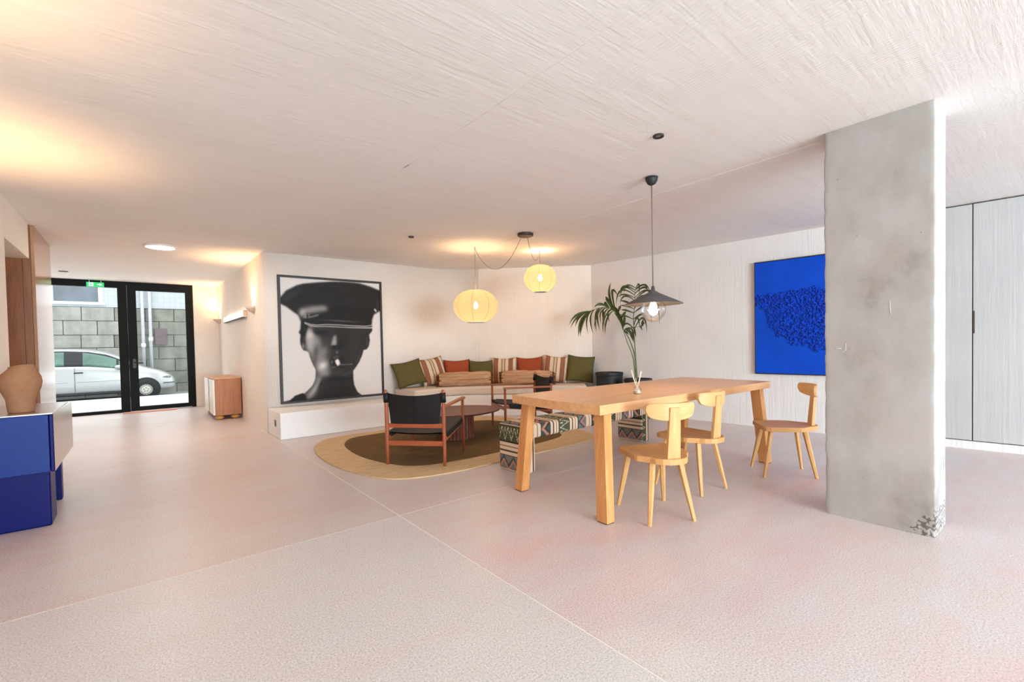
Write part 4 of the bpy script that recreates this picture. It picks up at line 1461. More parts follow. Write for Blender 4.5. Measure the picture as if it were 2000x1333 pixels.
# ------------------------------------------------------------------ patterned bench
def kilim(s, t):
    """colour of the woven pattern at length s and cross position t (numpy arrays, metres)"""
    cr = np.array([lin(232), lin(206), lin(178)]); dk = np.array([lin(62), lin(52), lin(46)])
    gn = np.array([lin(86), lin(88), lin(62)]); gy = np.array([lin(124), lin(122), lin(116)]); tl_ = np.array([lin(74), lin(86), lin(82)])
    pk = np.array([lin(200), lin(134), lin(118)]); wh = np.array([lin(228), lin(214), lin(192)])
    q = np.mod(s, 0.72)
    out = np.tile(gy, s.shape + (1,))

    def put(mask, c):
        out[mask] = c
    tri = np.abs(np.mod(t, 0.084) / 0.084 - 0.5) * 2          # 0..1 zigzag
    tri2 = np.abs(np.mod(t + 0.05, 0.13) / 0.13 - 0.5) * 2
    m = q < 0.14
    put(m, gn)
    put(m & (np.abs(q - 0.012 - 0.112 * tri) < 0.0075), wh)
    put(m & (np.hypot((q - 0.030) / 0.020, (tri - 1.0) / 0.16) < 1), wh)
    put((q >= 0.14) & (q < 0.27), cr)
    m = (q >= 0.27) & (q < 0.39)
    put(m, gy)
    put(m & (np.abs(q - 0.285 - 0.085 * tri2) < 0.020), tl_)
    put(m & (np.abs(q - 0.308 - 0.085 * tri2) < 0.012), pk)
    put((q >= 0.39) & (q < 0.48), cr)
    m = (q >= 0.48) & (q < 0.60)
    put(m, tl_)
    put(m & (np.abs(q - 0.50 - 0.075 * tri2) < 0.017), pk)
    put(m & (np.abs(q - 0.535 - 0.075 * tri2) < 0.009), dk)
    put(q >= 0.60, cr)
    for z_ in (0.143, 0.185, 0.227, 0.269, 0.435, 0.479, 0.602, 0.642, 0.682, 0.718):
        put(np.abs(q - z_) < 0.0052, dk)
    return out


M['kilim'] = print_mat('kilim_weave', 0.92, 0.1, 0.35)
bn = empty('kilim_bench', (3.56, 3.235, 0), math.radians(2.2))
tag(bn, 'upholstered bench covered in green and cream kilim pattern behind the dining table', 'bench')


def kilim_block(name, x0, x1, y0, y1, z0, z1, mode, r=0.028):
    step = 0.0075
    vs_, fs_, cs_ = [], [], []

    def add_face(o, u, v, lu, lv):
        nu, nv = max(2, int(lu / step)), max(2, int(lv / step))
        A, B = np.meshgrid(np.linspace(0, lu, nu + 1), np.linspace(0, lv, nv + 1))
        P = np.array(o)[None, None] + A[..., None] * np.array(u) + B[..., None] * np.array(v)
        P = P.reshape(-1, 3)
        lo = np.array([x0 + r, y0 + r, z0 + r]); hi = np.array([x1 - r, y1 - r, z1 - r])
        c = np.clip(P, lo, hi); d = P - c
        Q = c + d / np.maximum(np.linalg.norm(d, axis=1, keepdims=True), 1e-9) * r
        b = len(vs_)
        vs_.extend(map(tuple, Q))
        w = nu + 1
        fs_.extend((b + j * w + i, b + j * w + i + 1, b + (j + 1) * w + i + 1, b + (j + 1) * w + i) for j in range(nv) for i in range(nu))
        x, y, z = P[:, 0], P[:, 1], P[:, 2]
        if mode == 'seat' and not (abs(u[1]) > 0.5 and abs(v[2]) > 0.5):
            s = x - x0 + 0.27
            t = np.where(np.abs(P[:, 2] - z1) < 1e-6, y - y0, -(z1 - z)) + 0.2
        elif abs(u[0]) > 0.5 and abs(v[2]) > 0.5:              # front and back faces of a leg: bands run upright
            s = x - x0 + 0.08; t = z
        else:
            s = 0.41 - z; t = y - y0
        cs_.extend(kilim(s, t))
    add_face((x0, y0, z1), (1, 0, 0), (0, 1, 0), x1 - x0, y1 - y0)
    add_face((x0, y1, z0), (1, 0, 0), (0, -1, 0), x1 - x0, y1 - y0)
    add_face((x0, y0, z0), (1, 0, 0), (0, 0, 1), x1 - x0, z1 - z0)
    add_face((x1, y1, z0), (-1, 0, 0), (0, 0, 1), x1 - x0, z1 - z0)
    add_face((x0, y1, z0), (0, -1, 0), (0, 0, 1), y1 - y0, z1 - z0)
    add_face((x1, y0, z0), (0, 1, 0), (0, 0, 1), y1 - y0, z1 - z0)
    return color_mesh(name, vs_, fs_, np.array(cs_), M['kilim'], bn, smooth=True)


BL = 0.985
kilim_block('seat', -BL, BL, -0.175, 0.175, 0.305, 0.432, 'seat')
kilim_block('leg', -BL + 0.001, -BL + 0.142, -0.174, 0.174, 0.0, 0.33, 'left')
kilim_block('leg', BL - 0.142, BL - 0.001, -0.174, 0.174, 0.0, 0.33, 'right')

# ------------------------------------------------------------------ dining table
dt = empty('dining_table', (3.405, 2.285, 0), math.radians(-1.8))
tag(dt, 'long pale oak dining table with splayed square legs', 'table')
HL, HWD, TZ = 1.165, 0.450, 0.752
poly = []
for k in range(13):
    t = -1 + 2 * k / 12
    poly.append((HL + 0.022 * (1 - t * t), t * HWD))
for k in range(13):
    t = 1 - 2 * k / 12
    poly.append((-HL - 0.022 * (1 - t * t), t * HWD))
MB().prism(poly, TZ - 0.062, TZ).build('tabletop', M['oak_x'], dt, fix=True, bevel=0.004)
for sx in (-1, 1):
    for sy in (-1, 1):
        tx, ty = sx * (HL - 0.105), sy * (HWD - 0.075)
        bx, by = sx * (HL - 0.060), sy * (HWD - 0.022)
        a, b = 0.036, 0.044
        MB().hexa([(bx - a, by - b, 0.006), (bx + a, by - b, 0.006), (bx + a, by + b, 0.006), (bx - a, by + b, 0.006)],
                  [(tx - a, ty - b, TZ - 0.0615), (tx + a, ty - b, TZ - 0.0615), (tx + a, ty + b, TZ - 0.0615), (tx - a, ty + b, TZ - 0.0615)]
                  ).build('leg', M['oak_z'], dt, bevel=0.003)
        MB().b2(bx - a + 0.004, bx + a - 0.004, by - b + 0.004, by + b - 0.004, 0.0, 0.0065).build('foot_pad', M['dark_gap'], dt)


# ------------------------------------------------------------------ dining chairs
def dining_chair(label):
    e = empty('dining_chair')
    tag(e, label, 'chair', 'pale wooden chairs at the dining table')
    zs = 0.420
    # seat: straight front, clipped shoulders, rounded tail; hollowed on top
    half = [(0.0, 0.205), (0.155, 0.200), (0.178, 0.188), (0.190, 0.150), (0.190, -0.070), (0.183, -0.092), (0.128, -0.160), (0.112, -0.196), (0.082, -0.230), (0.04, -0.249), (0.0, -0.252)]
    outl = half + [(-x, y) for x, y in half[-2:0:-1]]
    outl = outl[::-1]
    n = len(outl); cx, cy = 0.0, -0.01
    mb = MB(); vs_ = []; rings = [(1.0, -0.034), (1.0, -0.006), (0.985, 0.0), (0.90, -0.001), (0.72, -0.007), (0.45, -0.011), (0.2, -0.012)]
    bz = [(0.96, -0.038)] + rings
    for k, dz in bz:
        for x, y in outl:
            vs_.append((cx + (x - cx) * k, cy + (y - cy) * k, zs + dz))
    fs_ = []
    for i in range(len(bz) - 1):
        for j in range(n):
            j2 = (j + 1) % n
            fs_.append((i * n + j, i * n + j2, (i + 1) * n + j2, (i + 1) * n + j))
    fs_.append(tuple(range(n - 1, -1, -1))); fs_.append(tuple((len(bz) - 1) * n + j for j in range(n)))
    mb.add(vs_, fs_)
    mb.build('seat', M['ash_y'], e, fix=True)
    for s in (-1, 1):
        for (tx, ty, bx, by) in ((s * 0.125, 0.135, s * 0.176, 0.206), (s * 0.095, -0.125, s * 0.156, -0.192)):
            lg_ = MB()
            lg_.tube([(bx, by, 0), (bx + (tx - bx) * 0.5, by + (ty - by) * 0.5, zs * 0.46), (tx, ty, zs - 0.03)], [0.0125, 0.0185, 0.0215], 6)
            lg_.build('leg', M['ash_z'], e)
    # splat
    MB().hexa([(-0.046, -0.222, zs - 0.008), (0.046, -0.222, zs - 0.008), (0.046, -0.194, zs - 0.008), (-0.046, -0.194, zs - 0.008)],
              [(-0.036, -0.246, 0.738), (0.036, -0.246, 0.738), (0.036, -0.222, 0.738), (-0.036, -0.222, 0.738)]).build('splat', M['ash_z'], e, bevel=0.005)
    # D-shaped back board, gently curved
    bb = MB()
    npt = 22
    topb = []
    for i in range(npt + 1):
        u = -1 + 2 * i / npt
        au = abs(u)
        zt = 0.764 - 0.004 * u * u - (0.012 * max(0, (au - 0.93) / 0.07) ** 2)
        zb = 0.655 + 0.050 * (1 - math.sqrt(max(0.0, 1 - (au * 0.985) ** 2.6)))
        if au > 0.9:
            zb += 0.02 * (au - 0.9) / 0.1
        x = u * 0.168
        y = -0.225 + 0.050 * u * u + 0.0
        topb.append((x, y, zt, zb))
    vs_ = []
    for (x, y, zt, zb) in topb:
        vs_ += [(x, y + 0.010, zb), (x, y + 0.008, zt), (x, y - 0.012, zt), (x, y - 0.010, zb)]
    fs_ = []
    for i in range(npt):
        for k in range(4):
            k2 = (k + 1) % 4
            fs_.append((4 * i + k, 4 * i + k2, 4 * i + 4 + k2, 4 * i + 4 + k))
    fs_ += [(0, 1, 2, 3), (4 * npt + 3, 4 * npt + 2, 4 * npt + 1, 4 * npt)]
    bb.add(vs_, fs_)
    bb.build('backrest', M['ash_x'], e, fix=True, bevel=0.004)
    return e


ch = dining_chair('pale ash dining chair standing beside the table leg and closest to the camera')
set_loc(ch, (2.659, 1.768, 0), face(63.3))
c2 = copy_tree(ch); set_loc(c2, (3.354, 1.908, 0), face(84.5))
c2['label'] = 'pale ash dining chair tucked in halfway along the table'
c3 = copy_tree(ch); set_loc(c3, (4.258, 1.575, 0), face(128.4))
c3['label'] = 'pale ash dining chair turned sideways between the table end and the concrete pillar'

# ------------------------------------------------------------------ reed diffuser
rd = empty('reed_diffuser', (2.932, 2.102, TZ))
tag(rd, 'small glass reed diffuser bottle with pale sticks on the dining table', 'reed diffuser')
MB().lathe([(0.0, 0.001), (0.026, 0.001), (0.030, 0.006), (0.030, 0.036), (0.022, 0.050), (0.012, 0.058), (0.011, 0.074), (0.014, 0.076)], 24).build('bottle', M['bottle_glass'], rd, smooth=True)
MB().lathe([(0.0, 0.004), (0.027, 0.004), (0.027, 0.022), (0.0, 0.022)], 24).build('oil', M['oil'], rd, smooth=False)
for (a, b) in ((-0.045, 0.175), (-0.040, 0.182), (0.036, 0.168), (0.030, 0.172), (-0.010, 0.12)):
    d2 = Vector((R_.x, R_.y, 0)) * a
    MB().tube([(-d2.x * 0.15, -d2.y * 0.15, 0.008), (d2.x, d2.y, b)], 0.0024, 6).build('reed', M['reed'], rd, smooth=True)

# ------------------------------------------------------------------ planters and palm
def planter(loc, r, h, label):
    e = empty('planter', loc)
    tag(e, label, 'plant pot', 'black planters by the wall')
    MB().lathe([(0.0, 0.0), (r * 0.78, 0.0), (r * 0.82, 0.01), (r * 0.955, h - 0.05), (r * 0.97, h - 0.045), (r, h - 0.035), (r, h), (r * 0.93, h), (r * 0.90, h - 0.04), (r * 0.88, h - 0.06)], 48).build('pot', M['pot'], e, smooth=False)
    MB().lathe([(0.0, h - 0.055), (r * 0.5, h - 0.05), (r * 0.89, h - 0.06)], 32).build('soil', M['soil'], e, smooth=True)
    return e


planter((5.80, 4.68, 0), 0.218, 0.665, 'tall matt black planter standing at the end of the banquette')
planter((5.80, 4.14, 0), 0.205, 0.590, 'lower black planter behind the dining table holding the palm')

pm = empty('kentia_palm', (5.80, 4.16, 0.53))
tag(pm, 'slender green palm with arching fronds rising from the lower black planter', 'plant')


def PL(y, z, x=0.0):
    k = 1 - 0.085 * min(1.0, max(0.0, (y - 4.40) / 1.1))      # the long frond arches away from the wall into the room
    return Vector((5.80 * k - 5.80 + x, y * k - 4.16, (z - 1.15) * k + 1.15 - 0.53))


def strip(mb, pts, wid, nrm):
    pts = [Vector(p) for p in pts]
    m = len(pts)
    vs_ = []
    for i, p in enumerate(pts):
        t = (pts[min(i + 1, m - 1)] - pts[max(i - 1, 0)]).normalized()
        s = t.cross(Vector(nrm))
        if s.length < 1e-4:
            s = t.cross(Vector((0, 0, 1)))
        s.normalize()
        f = i / (m - 1)
        w_ = wid * (0.35 + 1.3 * f if f < 0.5 else 1.0 * (1 - ((f - 0.5) / 0.5) ** 1.6) + 0.02)
        k = t.cross(s).normalized() * w_ * 0.25
        vs_ += [p - s * w_ / 2 + k, p, p + s * w_ / 2 + k]
    fs_ = []
    for i in range(m - 1):
        fs_ += [(3 * i, 3 * i + 1, 3 * i + 4, 3 * i + 3), (3 * i + 1, 3 * i + 2, 3 * i + 5, 3 * i + 4)]
    mb.add(vs_, fs_)
    return mb


rp = random.Random(5)
# stems
sA = catmull([PL(4.165, 0.50, 0), PL(4.19, 0.9, 0.0), PL(4.28, 1.15, 0.01), PL(4.399, 1.34, 0.0)], 6, False)
sB = catmull([PL(4.160, 0.50, 0.01), PL(4.185, 0.9, 0.01), PL(4.20, 1.279, 0.0)], 6, False)
sC = catmull([PL(4.170, 0.50, -0.01), PL(4.21, 0.9, -0.02), PL(4.31, 1.15, -0.03), PL(4.36, 1.29, -0.03)], 6, False)
MB().tube(sA, [0.012 - 0.0055 * i / (len(sA) - 1) for i in range(len(sA))], 8).build('stem', M['stem'], pm, smooth=True)
MB().tube(sB, [0.013 - 0.006 * i / (len(sB) - 1) for i in range(len(sB))], 8).build('stem', M['stem'], pm, smooth=True)
MB().tube(sC, [0.010 - 0.006 * i / (len(sC) - 1) for i in range(len(sC))], 8).build('stem', M['stem'], pm, smooth=True)


def frond(rach, leaflets):
    rc = catmull(rach, 5, False)
    f = MB().tube(rc, [0.007 - 0.005 * i / (len(rc) - 1) for i in range(len(rc))], 6).build('frond', M['leaf'], pm, smooth=True)
    for (p0, p1, bend, wid) in leaflets:
        p0 = Vector(p0); p1 = Vector(p1)
        pts = []
        for i in range(8):
            t = i / 7
            q = p0.lerp(p1, t) + Vector(bend) * (4 * t * (1 - t))
            pts.append(q)
        strip(MB(), pts, wid, (1, 0.15, 0.1)).build('leaflet', M['leaf'], f, smooth=True)
    return f


def at(rach, t):
    rc = catmull(rach, 5, False)
    return rc[int(t * (len(rc) - 1))]


RA = [PL(4.399, 1.34), PL(4.445, 1.46), PL(4.53, 1.592), PL(4.659, 1.681), PL(4.813, 1.70), PL(4.995, 1.672), PL(5.07, 1.648)]
lv = []
# drooping leaflets along the far half
for (t, y1, z1) in ((1.0, 5.535, 1.39), (0.99, 5.50, 1.42), (0.96, 5.42, 1.44), (1.0, 5.36, 1.235), (0.97, 5.315, 1.255), (0.94, 5.285, 1.235), (0.91, 5.23, 1.255), (0.88, 5.20, 1.245), (0.84, 5.13, 1.28), (0.80, 5.07, 1.27), (0.76, 5.03, 1.29), (0.71, 4.95, 1.33), (0.66, 4.91, 1.36), (0.60, 4.85, 1.40), (0.54, 4.80, 1.43), (0.46, 4.70, 1.27), (0.40, 4.655, 1.25), (0.52, 4.75, 1.39), (0.44, 4.62, 1.45)):
    p0 = at(RA, t); p1 = PL(y1, z1, rp.uniform(-0.12, 0.12))
    lv.append((p0, p1, (rp.uniform(-0.03, 0.03), 0.05, 0.055), rp.uniform(0.028, 0.040)))
# upright leaflets near the crown
for (t, y1, z1, b) in ((0.34, 4.56, 2.07, (0, 0.07, 0.03)), (0.36, 4.54, 1.86, (0.02, 0.10, 0.22)), (0.42, 4.66, 1.86, (0, 0.03, 0.06)), (0.44, 4.735, 1.83, (0, 0.04, 0.07)), (0.50, 4.80, 1.75, (0, 0.02, 0.05)), (0.52, 4.90, 1.70, (0, 0.02, 0.06)), (0.20, 4.385, 1.61, (0, -0.03, 0.02)), (0.05, 4.37, 1.60, (0, -0.03, 0.0)), (0.30, 4.45, 1.70, (0, -0.02, 0.03))):
    p0 = at(RA, t)
    lv.append((p0, PL(y1, z1, rp.uniform(-0.08, 0.08)), b, 0.046))
# broad leaflets lying along the rachis
for t0, t1 in ((0.0, 0.34), (0.06, 0.40), (0.12, 0.46), (0.18, 0.52), (0.04, 0.30)):
    lv.append((at(RA, t0), at(RA, t1) + Vector((rp.uniform(-0.05, 0.05), 0, rp.uniform(0.0, 0.05))), (0, -0.03, 0.035), 0.055))
frond(RA, lv)
RB = [PL(4.203, 1.279), PL(4.202, 1.356), PL(4.208, 1.51), PL(4.187, 1.662), PL(4.176, 1.776), PL(4.175, 1.875), PL(4.15, 1.945)]
lv = []
for (t, y1, z1, b) in ((0.14, 4.40, 1.31, (0, 0.03, 0.10)), (0.10, 4.33, 1.27, (0, 0.03, 0.05)), (0.12, 3.99, 1.27, (0, -0.05, 0.20)), (0.20, 4.03, 1.33, (0, -0.02, 0.14)), (0.30, 4.40, 1.56, (0, 0.02, 0.02)), (0.30, 4.02, 1.55, (0, -0.02, 0.02)),
                    (0.40, 4.40, 1.63, (0, 0.02, 0.02)), (0.40, 4.00, 1.66, (0, -0.02, 0.02)), (0.48, 4.42, 1.70, (0, 0.02, 0.02)), (0.48, 3.97, 1.73, (0, -0.02, 0.03)), (0.55, 4.455, 1.78, (0, 0.02, 0.02)), (0.58, 3.95, 1.80, (0, -0.02, 0.05)),
                    (0.66, 4.50, 1.73, (0, 0.04, 0.10)), (0.72, 4.47, 1.83, (0, 0.03, 0.05)), (0.78, 4.52, 1.70, (0, 0.08, 0.16)), (0.84, 4.42, 1.80, (0, 0.06, 0.13)), (0.92, 4.38, 1.86, (0, 0.06, 0.10)), (0.98, 4.30, 1.87, (0, 0.05, 0.09)),
                    (0.70, 3.93, 1.83, (0, -0.04, 0.08)), (0.80, 3.95, 1.86, (0, -0.04, 0.08)), (0.90, 3.92, 1.86, (0, -0.04, 0.09)), (0.98, 3.90, 1.86, (0, -0.05, 0.07)), (1.0, 4.05, 1.82, (0, -0.03, 0.10)), (0.62, 3.86, 1.40, (0, -0.08, 0.22)), (0.66, 3.80, 1.36, (0, -0.10, 0.30))):
    lv.append((at(RB, t), PL(y1, z1, rp.uniform(-0.10, 0.06)), b, rp.uniform(0.022, 0.032)))
frond(RB, lv)
RC = [PL(4.36, 1.29, -0.03), PL(4.33, 1.33, -0.03), PL(4.27, 1.36, -0.02), PL(4.18, 1.36, 0.0), PL(4.06, 1.37, 0.02)]
lv = []
for (t, y1, z1, b) in ((0.05, 4.33, 1.24, (0, 0.0, 0.03)), (0.2, 4.28, 1.27, (0, 0.0, 0.03)), (0.4, 4.20, 1.12, (0, 0.0, 0.05)), (0.5, 4.215, 1.12, (0, 0.02, 0.03)), (0.6, 4.19, 1.13, (0, 0.0, 0.03)), (0.7, 4.15, 1.20, (0, 0.0, 0.03)), (0.9, 4.05, 1.30, (0, 0.0, 0.03)), (1.0, 3.98, 1.40, (0, 0, 0.03)), (0.95, 4.02, 1.48, (0, 0, 0.0))):
    lv.append((at(RC, t), PL(y1, z1, rp.uniform(-0.05, 0.05)), b, 0.032))
frond(RC, lv)

# ------------------------------------------------------------------ reception desk and vase
dk = empty('reception_desk', (-0.62, 4.65, 0))
tag(dk, 'blue lacquered reception desk with brushed steel top and end panel', 'desk')


def dloc(x, y):
    return x + 0.62, y - 4.65


dx0, dx1, dy0, dy1 = -0.80 + 0.62, -0.432 + 0.62, 4.235 - 4.65, 5.10 - 4.65
MB().b2(dx0, dx1 - 0.022, dy0, dy1, 0.372, 0.748).build('upper_case', M['blue'], dk, bevel=0.004)
MB().b2(dx1 - 0.020, dx1, dy0, dy1, 0.372, 0.748).build('corner_panel', M['navy'], dk, bevel=0.006)
en = MB()
en.add([(dx1 + 0.001, dy0 + 0.004, 0.372), (dx1 + 0.022, dy1, 0.40), (dx1 + 0.022, dy1, 0.752), (dx1 + 0.001, dy0 + 0.004, 0.752), (dx1 - 0.002, dy0 + 0.01, 0.372), (dx1 - 0.002, dy1, 0.40), (dx1 - 0.002, dy1, 0.752), (dx1 - 0.002, dy0 + 0.01, 0.752)],
       [(0, 1, 2, 3), (7, 6, 5, 4), (0, 3, 7, 4), (1, 5, 6, 2), (3, 2, 6, 7), (0, 4, 5, 1)])
en.build('end_panel', M['steel'], dk, fix=True)
MB().b2(dx0, dx1, dy0 - 0.004, dy1 + 0.004, 0.749, 0.759).build('worktop', M['steel'], dk, bevel=0.002)
MB().b2(dx0, -0.463 + 0.62, 4.312 - 4.65, 4.56 - 4.65, 0.0, 0.371).build('plinth', M['navy'], dk, bevel=0.012, seg=3)
MB().b2(dx0, -0.478 + 0.62, 5.02 - 4.65, 5.12 - 4.65, 0.0, 0.371).build('plinth', M['navy'], dk, bevel=0.006, seg=2)

vz = MB()
prof = [(0.0, 0.0), (0.055, 0.0), (0.060, 0.006), (0.064, 0.05), (0.066, 0.085), (0.080, 0.125), (0.093, 0.165), (0.098, 0.20), (0.094, 0.235), (0.080, 0.268), (0.062, 0.292), (0.052, 0.306), (0.050, 0.318), (0.044, 0.318), (0.044, 0.30), (0.0, 0.28)]
nseg = 48
vs_ = []
for r, z in prof:
    for k in range(nseg):
        a = 2 * PI * k / nseg
        # hand-shaped: shallow facets, shoulder sheared off on one side, a pinched lip on the other
        fac = 1 + 0.018 * math.cos(4 * a + 0.6) * (1 if 0.03 < z < 0.29 else 0.2)
        sx_ = math.cos(a - YAW * -1)
        tilt = 0.0
        zz = z
        if z > 0.20:
            zz = z - (z - 0.20) * 0.12 * (1 - math.cos(a + 0.69)) * 0.8
        rr = r * fac
        if z > 0.28:
            rr = rr * (1 + 0.42 * max(0, math.cos(a + 0.69)) ** 2)
        vs_.append((rr * math.cos(a), rr * math.sin(a), zz))
fs_ = [(i * nseg + k, i * nseg + (k + 1) % nseg, (i + 1) * nseg + (k + 1) % nseg, (i + 1) * nseg + k) for i in range(len(prof) - 1) for k in range(nseg)]
vz.add(vs_, fs_)
vo = vz.build('clay_vase', M['clay'], None, smooth=True, weld=True)
vo.location = (-0.597, 4.42, 0.760)
vo.scale = (1.06, 1.06, 1.0)
tag(vo, 'rounded brown clay vase with a pinched lip on the reception desk', 'vase')

# ------------------------------------------------------------------ corridor cabinet
cb = empty('low_cabinet', (1.145, 9.40, 0))
tag(cb, 'low oak cabinet with cream fronts and ball feet against the corridor wall', 'cabinet')
cx0, cx1, cy0, cy1 = 0.952 - 1.145, 1.342 - 1.145, 8.80 - 9.40, 9.98 - 9.40
MB().b2(cx0 + 0.02, cx1, cy0, cy1, 0.075, 0.665).build('carcass', M['cab_wood'], cb, bevel=0.003)
MB().b2(cx0 + 0.004, cx1, cy0 - 0.004, cy1 + 0.004, 0.666, 0.684).build('top', M['cab_top'], cb, bevel=0.003)
for (y0, y1, wav) in ((cy0, cy0 + 0.50, 1), (cy0 + 0.64, cy1, -1)):
    d = MB()
    n = 14
    pl_ = []
    for i in range(n + 1):
        z = 0.085 + 0.575 * i / n
        wv = 0.018 * math.sin(z * 22)
        pl_.append((z, (y1 if wav > 0 else y0) + wv))
    vs_ = []
    for (z, yy) in pl_:
        for xx in (cx0 - 0.004, cx0 + 0.018):
            vs_ += [(xx, y0 if wav > 0 else yy, z), (xx, yy if wav > 0 else y1, z)]
    fs_ = []
    for i in range(n):
        k = 4 * i
        fs_ += [(k, k + 1, k + 5, k + 4), (k + 2, k + 6, k + 7, k + 3), (k, k + 4, k + 6, k + 2), (k + 1, k + 3, k + 7, k + 5)]
    fs_ += [(0, 2, 3, 1), (4 * n, 4 * n + 1, 4 * n + 3, 4 * n + 2)]
    d.add(vs_, fs_)
    d.build('door', M['cab_white'], cb, fix=True)
MB().b2(cx0 + 0.012, cx0 + 0.0195, cy0 + 0.45, cy0 + 0.70, 0.085, 0.66).build('recess', M['dark_gap'], cb)
for (x, y) in ((cx0 + 0.085, cy0 + 0.07), (cx1 - 0.085, cy0 + 0.07), (cx0 + 0.085, cy1 - 0.07), (cx1 - 0.085, cy1 - 0.07)):
    MB().lathe([(0.0, 0.0), (0.03, 0.002), (0.055, 0.02), (0.062, 0.038), (0.052, 0.062), (0.03, 0.076), (0.0, 0.078)], 24, (x, y, 0), 1.0, 1.0).build('ball_foot', M['ball_wood'], cb, smooth=True)

# ------------------------------------------------------------------ street outside
struct(MB().b2(-9, 8, 11.5, 15.4, -0.3, -0.03).build('pavement', M['pavement']))
struct(MB().b2(-9, 8, 15.4, 18.5, -0.5, -0.20).build('road', M['road']))
YW = 18.6
sw_ = struct(MB().b2(-6.5, 5.5, YW + 0.085, YW + 0.4, -0.3, 2.49).build('wall_street', M['mortar']))
rows = [(2.085, 2.49), (1.66, 2.08), (1.275, 1.655), (0.88, 1.27), (0.48, 0.875), (0.08, 0.475), (-0.25, 0.075)]
rs_ = random.Random(4)
JX0 = [-1.211, -0.87, -1.236, -0.90, -1.22, -0.88, -1.2]
for ri, (z0, z1) in enumerate(rows):
    w_ = 0.738
    k0 = int((JX0[ri] + 3.9) / w_) + 1
    x = JX0[ri] - k0 * w_
    while x < 3.2:
        dark = x > -0.55
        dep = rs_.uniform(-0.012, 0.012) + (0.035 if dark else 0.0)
        g = 0.006
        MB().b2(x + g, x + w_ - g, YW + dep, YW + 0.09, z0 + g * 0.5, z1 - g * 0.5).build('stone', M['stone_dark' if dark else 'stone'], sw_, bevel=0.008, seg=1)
        x += w_
up = MB()
up.b2(-6.5, -1.90, YW + 0.02, YW + 0.4, 2.50, 5.2)
up.b2(-0.72, 5.5, YW + 0.02, YW + 0.4, 2.50, 5.2)
up.b2(-1.90, -0.72, YW + 0.02, YW + 0.4, 2.50, 2.60)
up.b2(-1.90, -0.72, YW + 0.02, YW + 0.4, 3.9, 5.2)
struct(up.build('wall_street_upper', M['tile']))
w2 = struct(MB().b2(-1.88, -0.74, YW + 0.22, YW + 0.24, 2.64, 3.88).build('window_2', M['far_glass']))
wf = MB()
wf.b2(-1.90, -1.80, YW - 0.01, YW + 0.26, 2.60, 3.9); wf.b2(-0.82, -0.72, YW - 0.01, YW + 0.26, 2.60, 3.9)
wf.b2(-1.80, -0.82, YW - 0.01, YW + 0.26, 3.82, 3.9)
wf.build('frame', M['white_frame'], w2)
MB().b2(-1.95, -0.67, YW - 0.05, YW + 0.24, 2.56, 2.64).build('window_sill', M['white_frame'], w2)

for (x, zc_) in ((0.20, 1.33), (0.385, 1.52)):
    e = empty('drain_pipe', (x, YW - 0.08, -0.2))
    tag(e, 'grey %s drain pipe on the stone wall across the street' % ('rain' if x < 0.3 else 'second'), 'pipe')
    e['label'] = 'grey vertical pipe on the street wall with the lower coupling' if x < 0.3 else 'grey vertical pipe on the street wall with the higher coupling'
    e['group'] = 'pipes on the street wall'
    MB().tube([(0, 0, 0), (0, 0, 4.6)], 0.045, 14).build('pipe', M['pipe'], e, smooth=True)
    MB().tube([(0, 0, zc_ + 0.2 - 0.06), (0, 0, zc_ + 0.2 + 0.06)], 0.058, 14).build('coupling', M['white_frame'], e, smooth=True)

bx_ = empty('meter_box', (0.645, YW + 0.018, 1.335))
tag(bx_, 'purple brown wall box with two doors on the stone wall outside', 'wall box')
MB().b2(-0.155, 0.155, -0.06, 0.0, 0, 0.525).build('housing', M['louvre'], bx_, bevel=0.006)
MB().b2(-0.145, 0.145, -0.068, -0.06, 0.01, 0.25).build('door', M['louvre'], bx_, bevel=0.003)
MB().b2(-0.145, 0.145, -0.068, -0.06, 0.275, 0.515).build('door', M['louvre'], bx_, bevel=0.003)


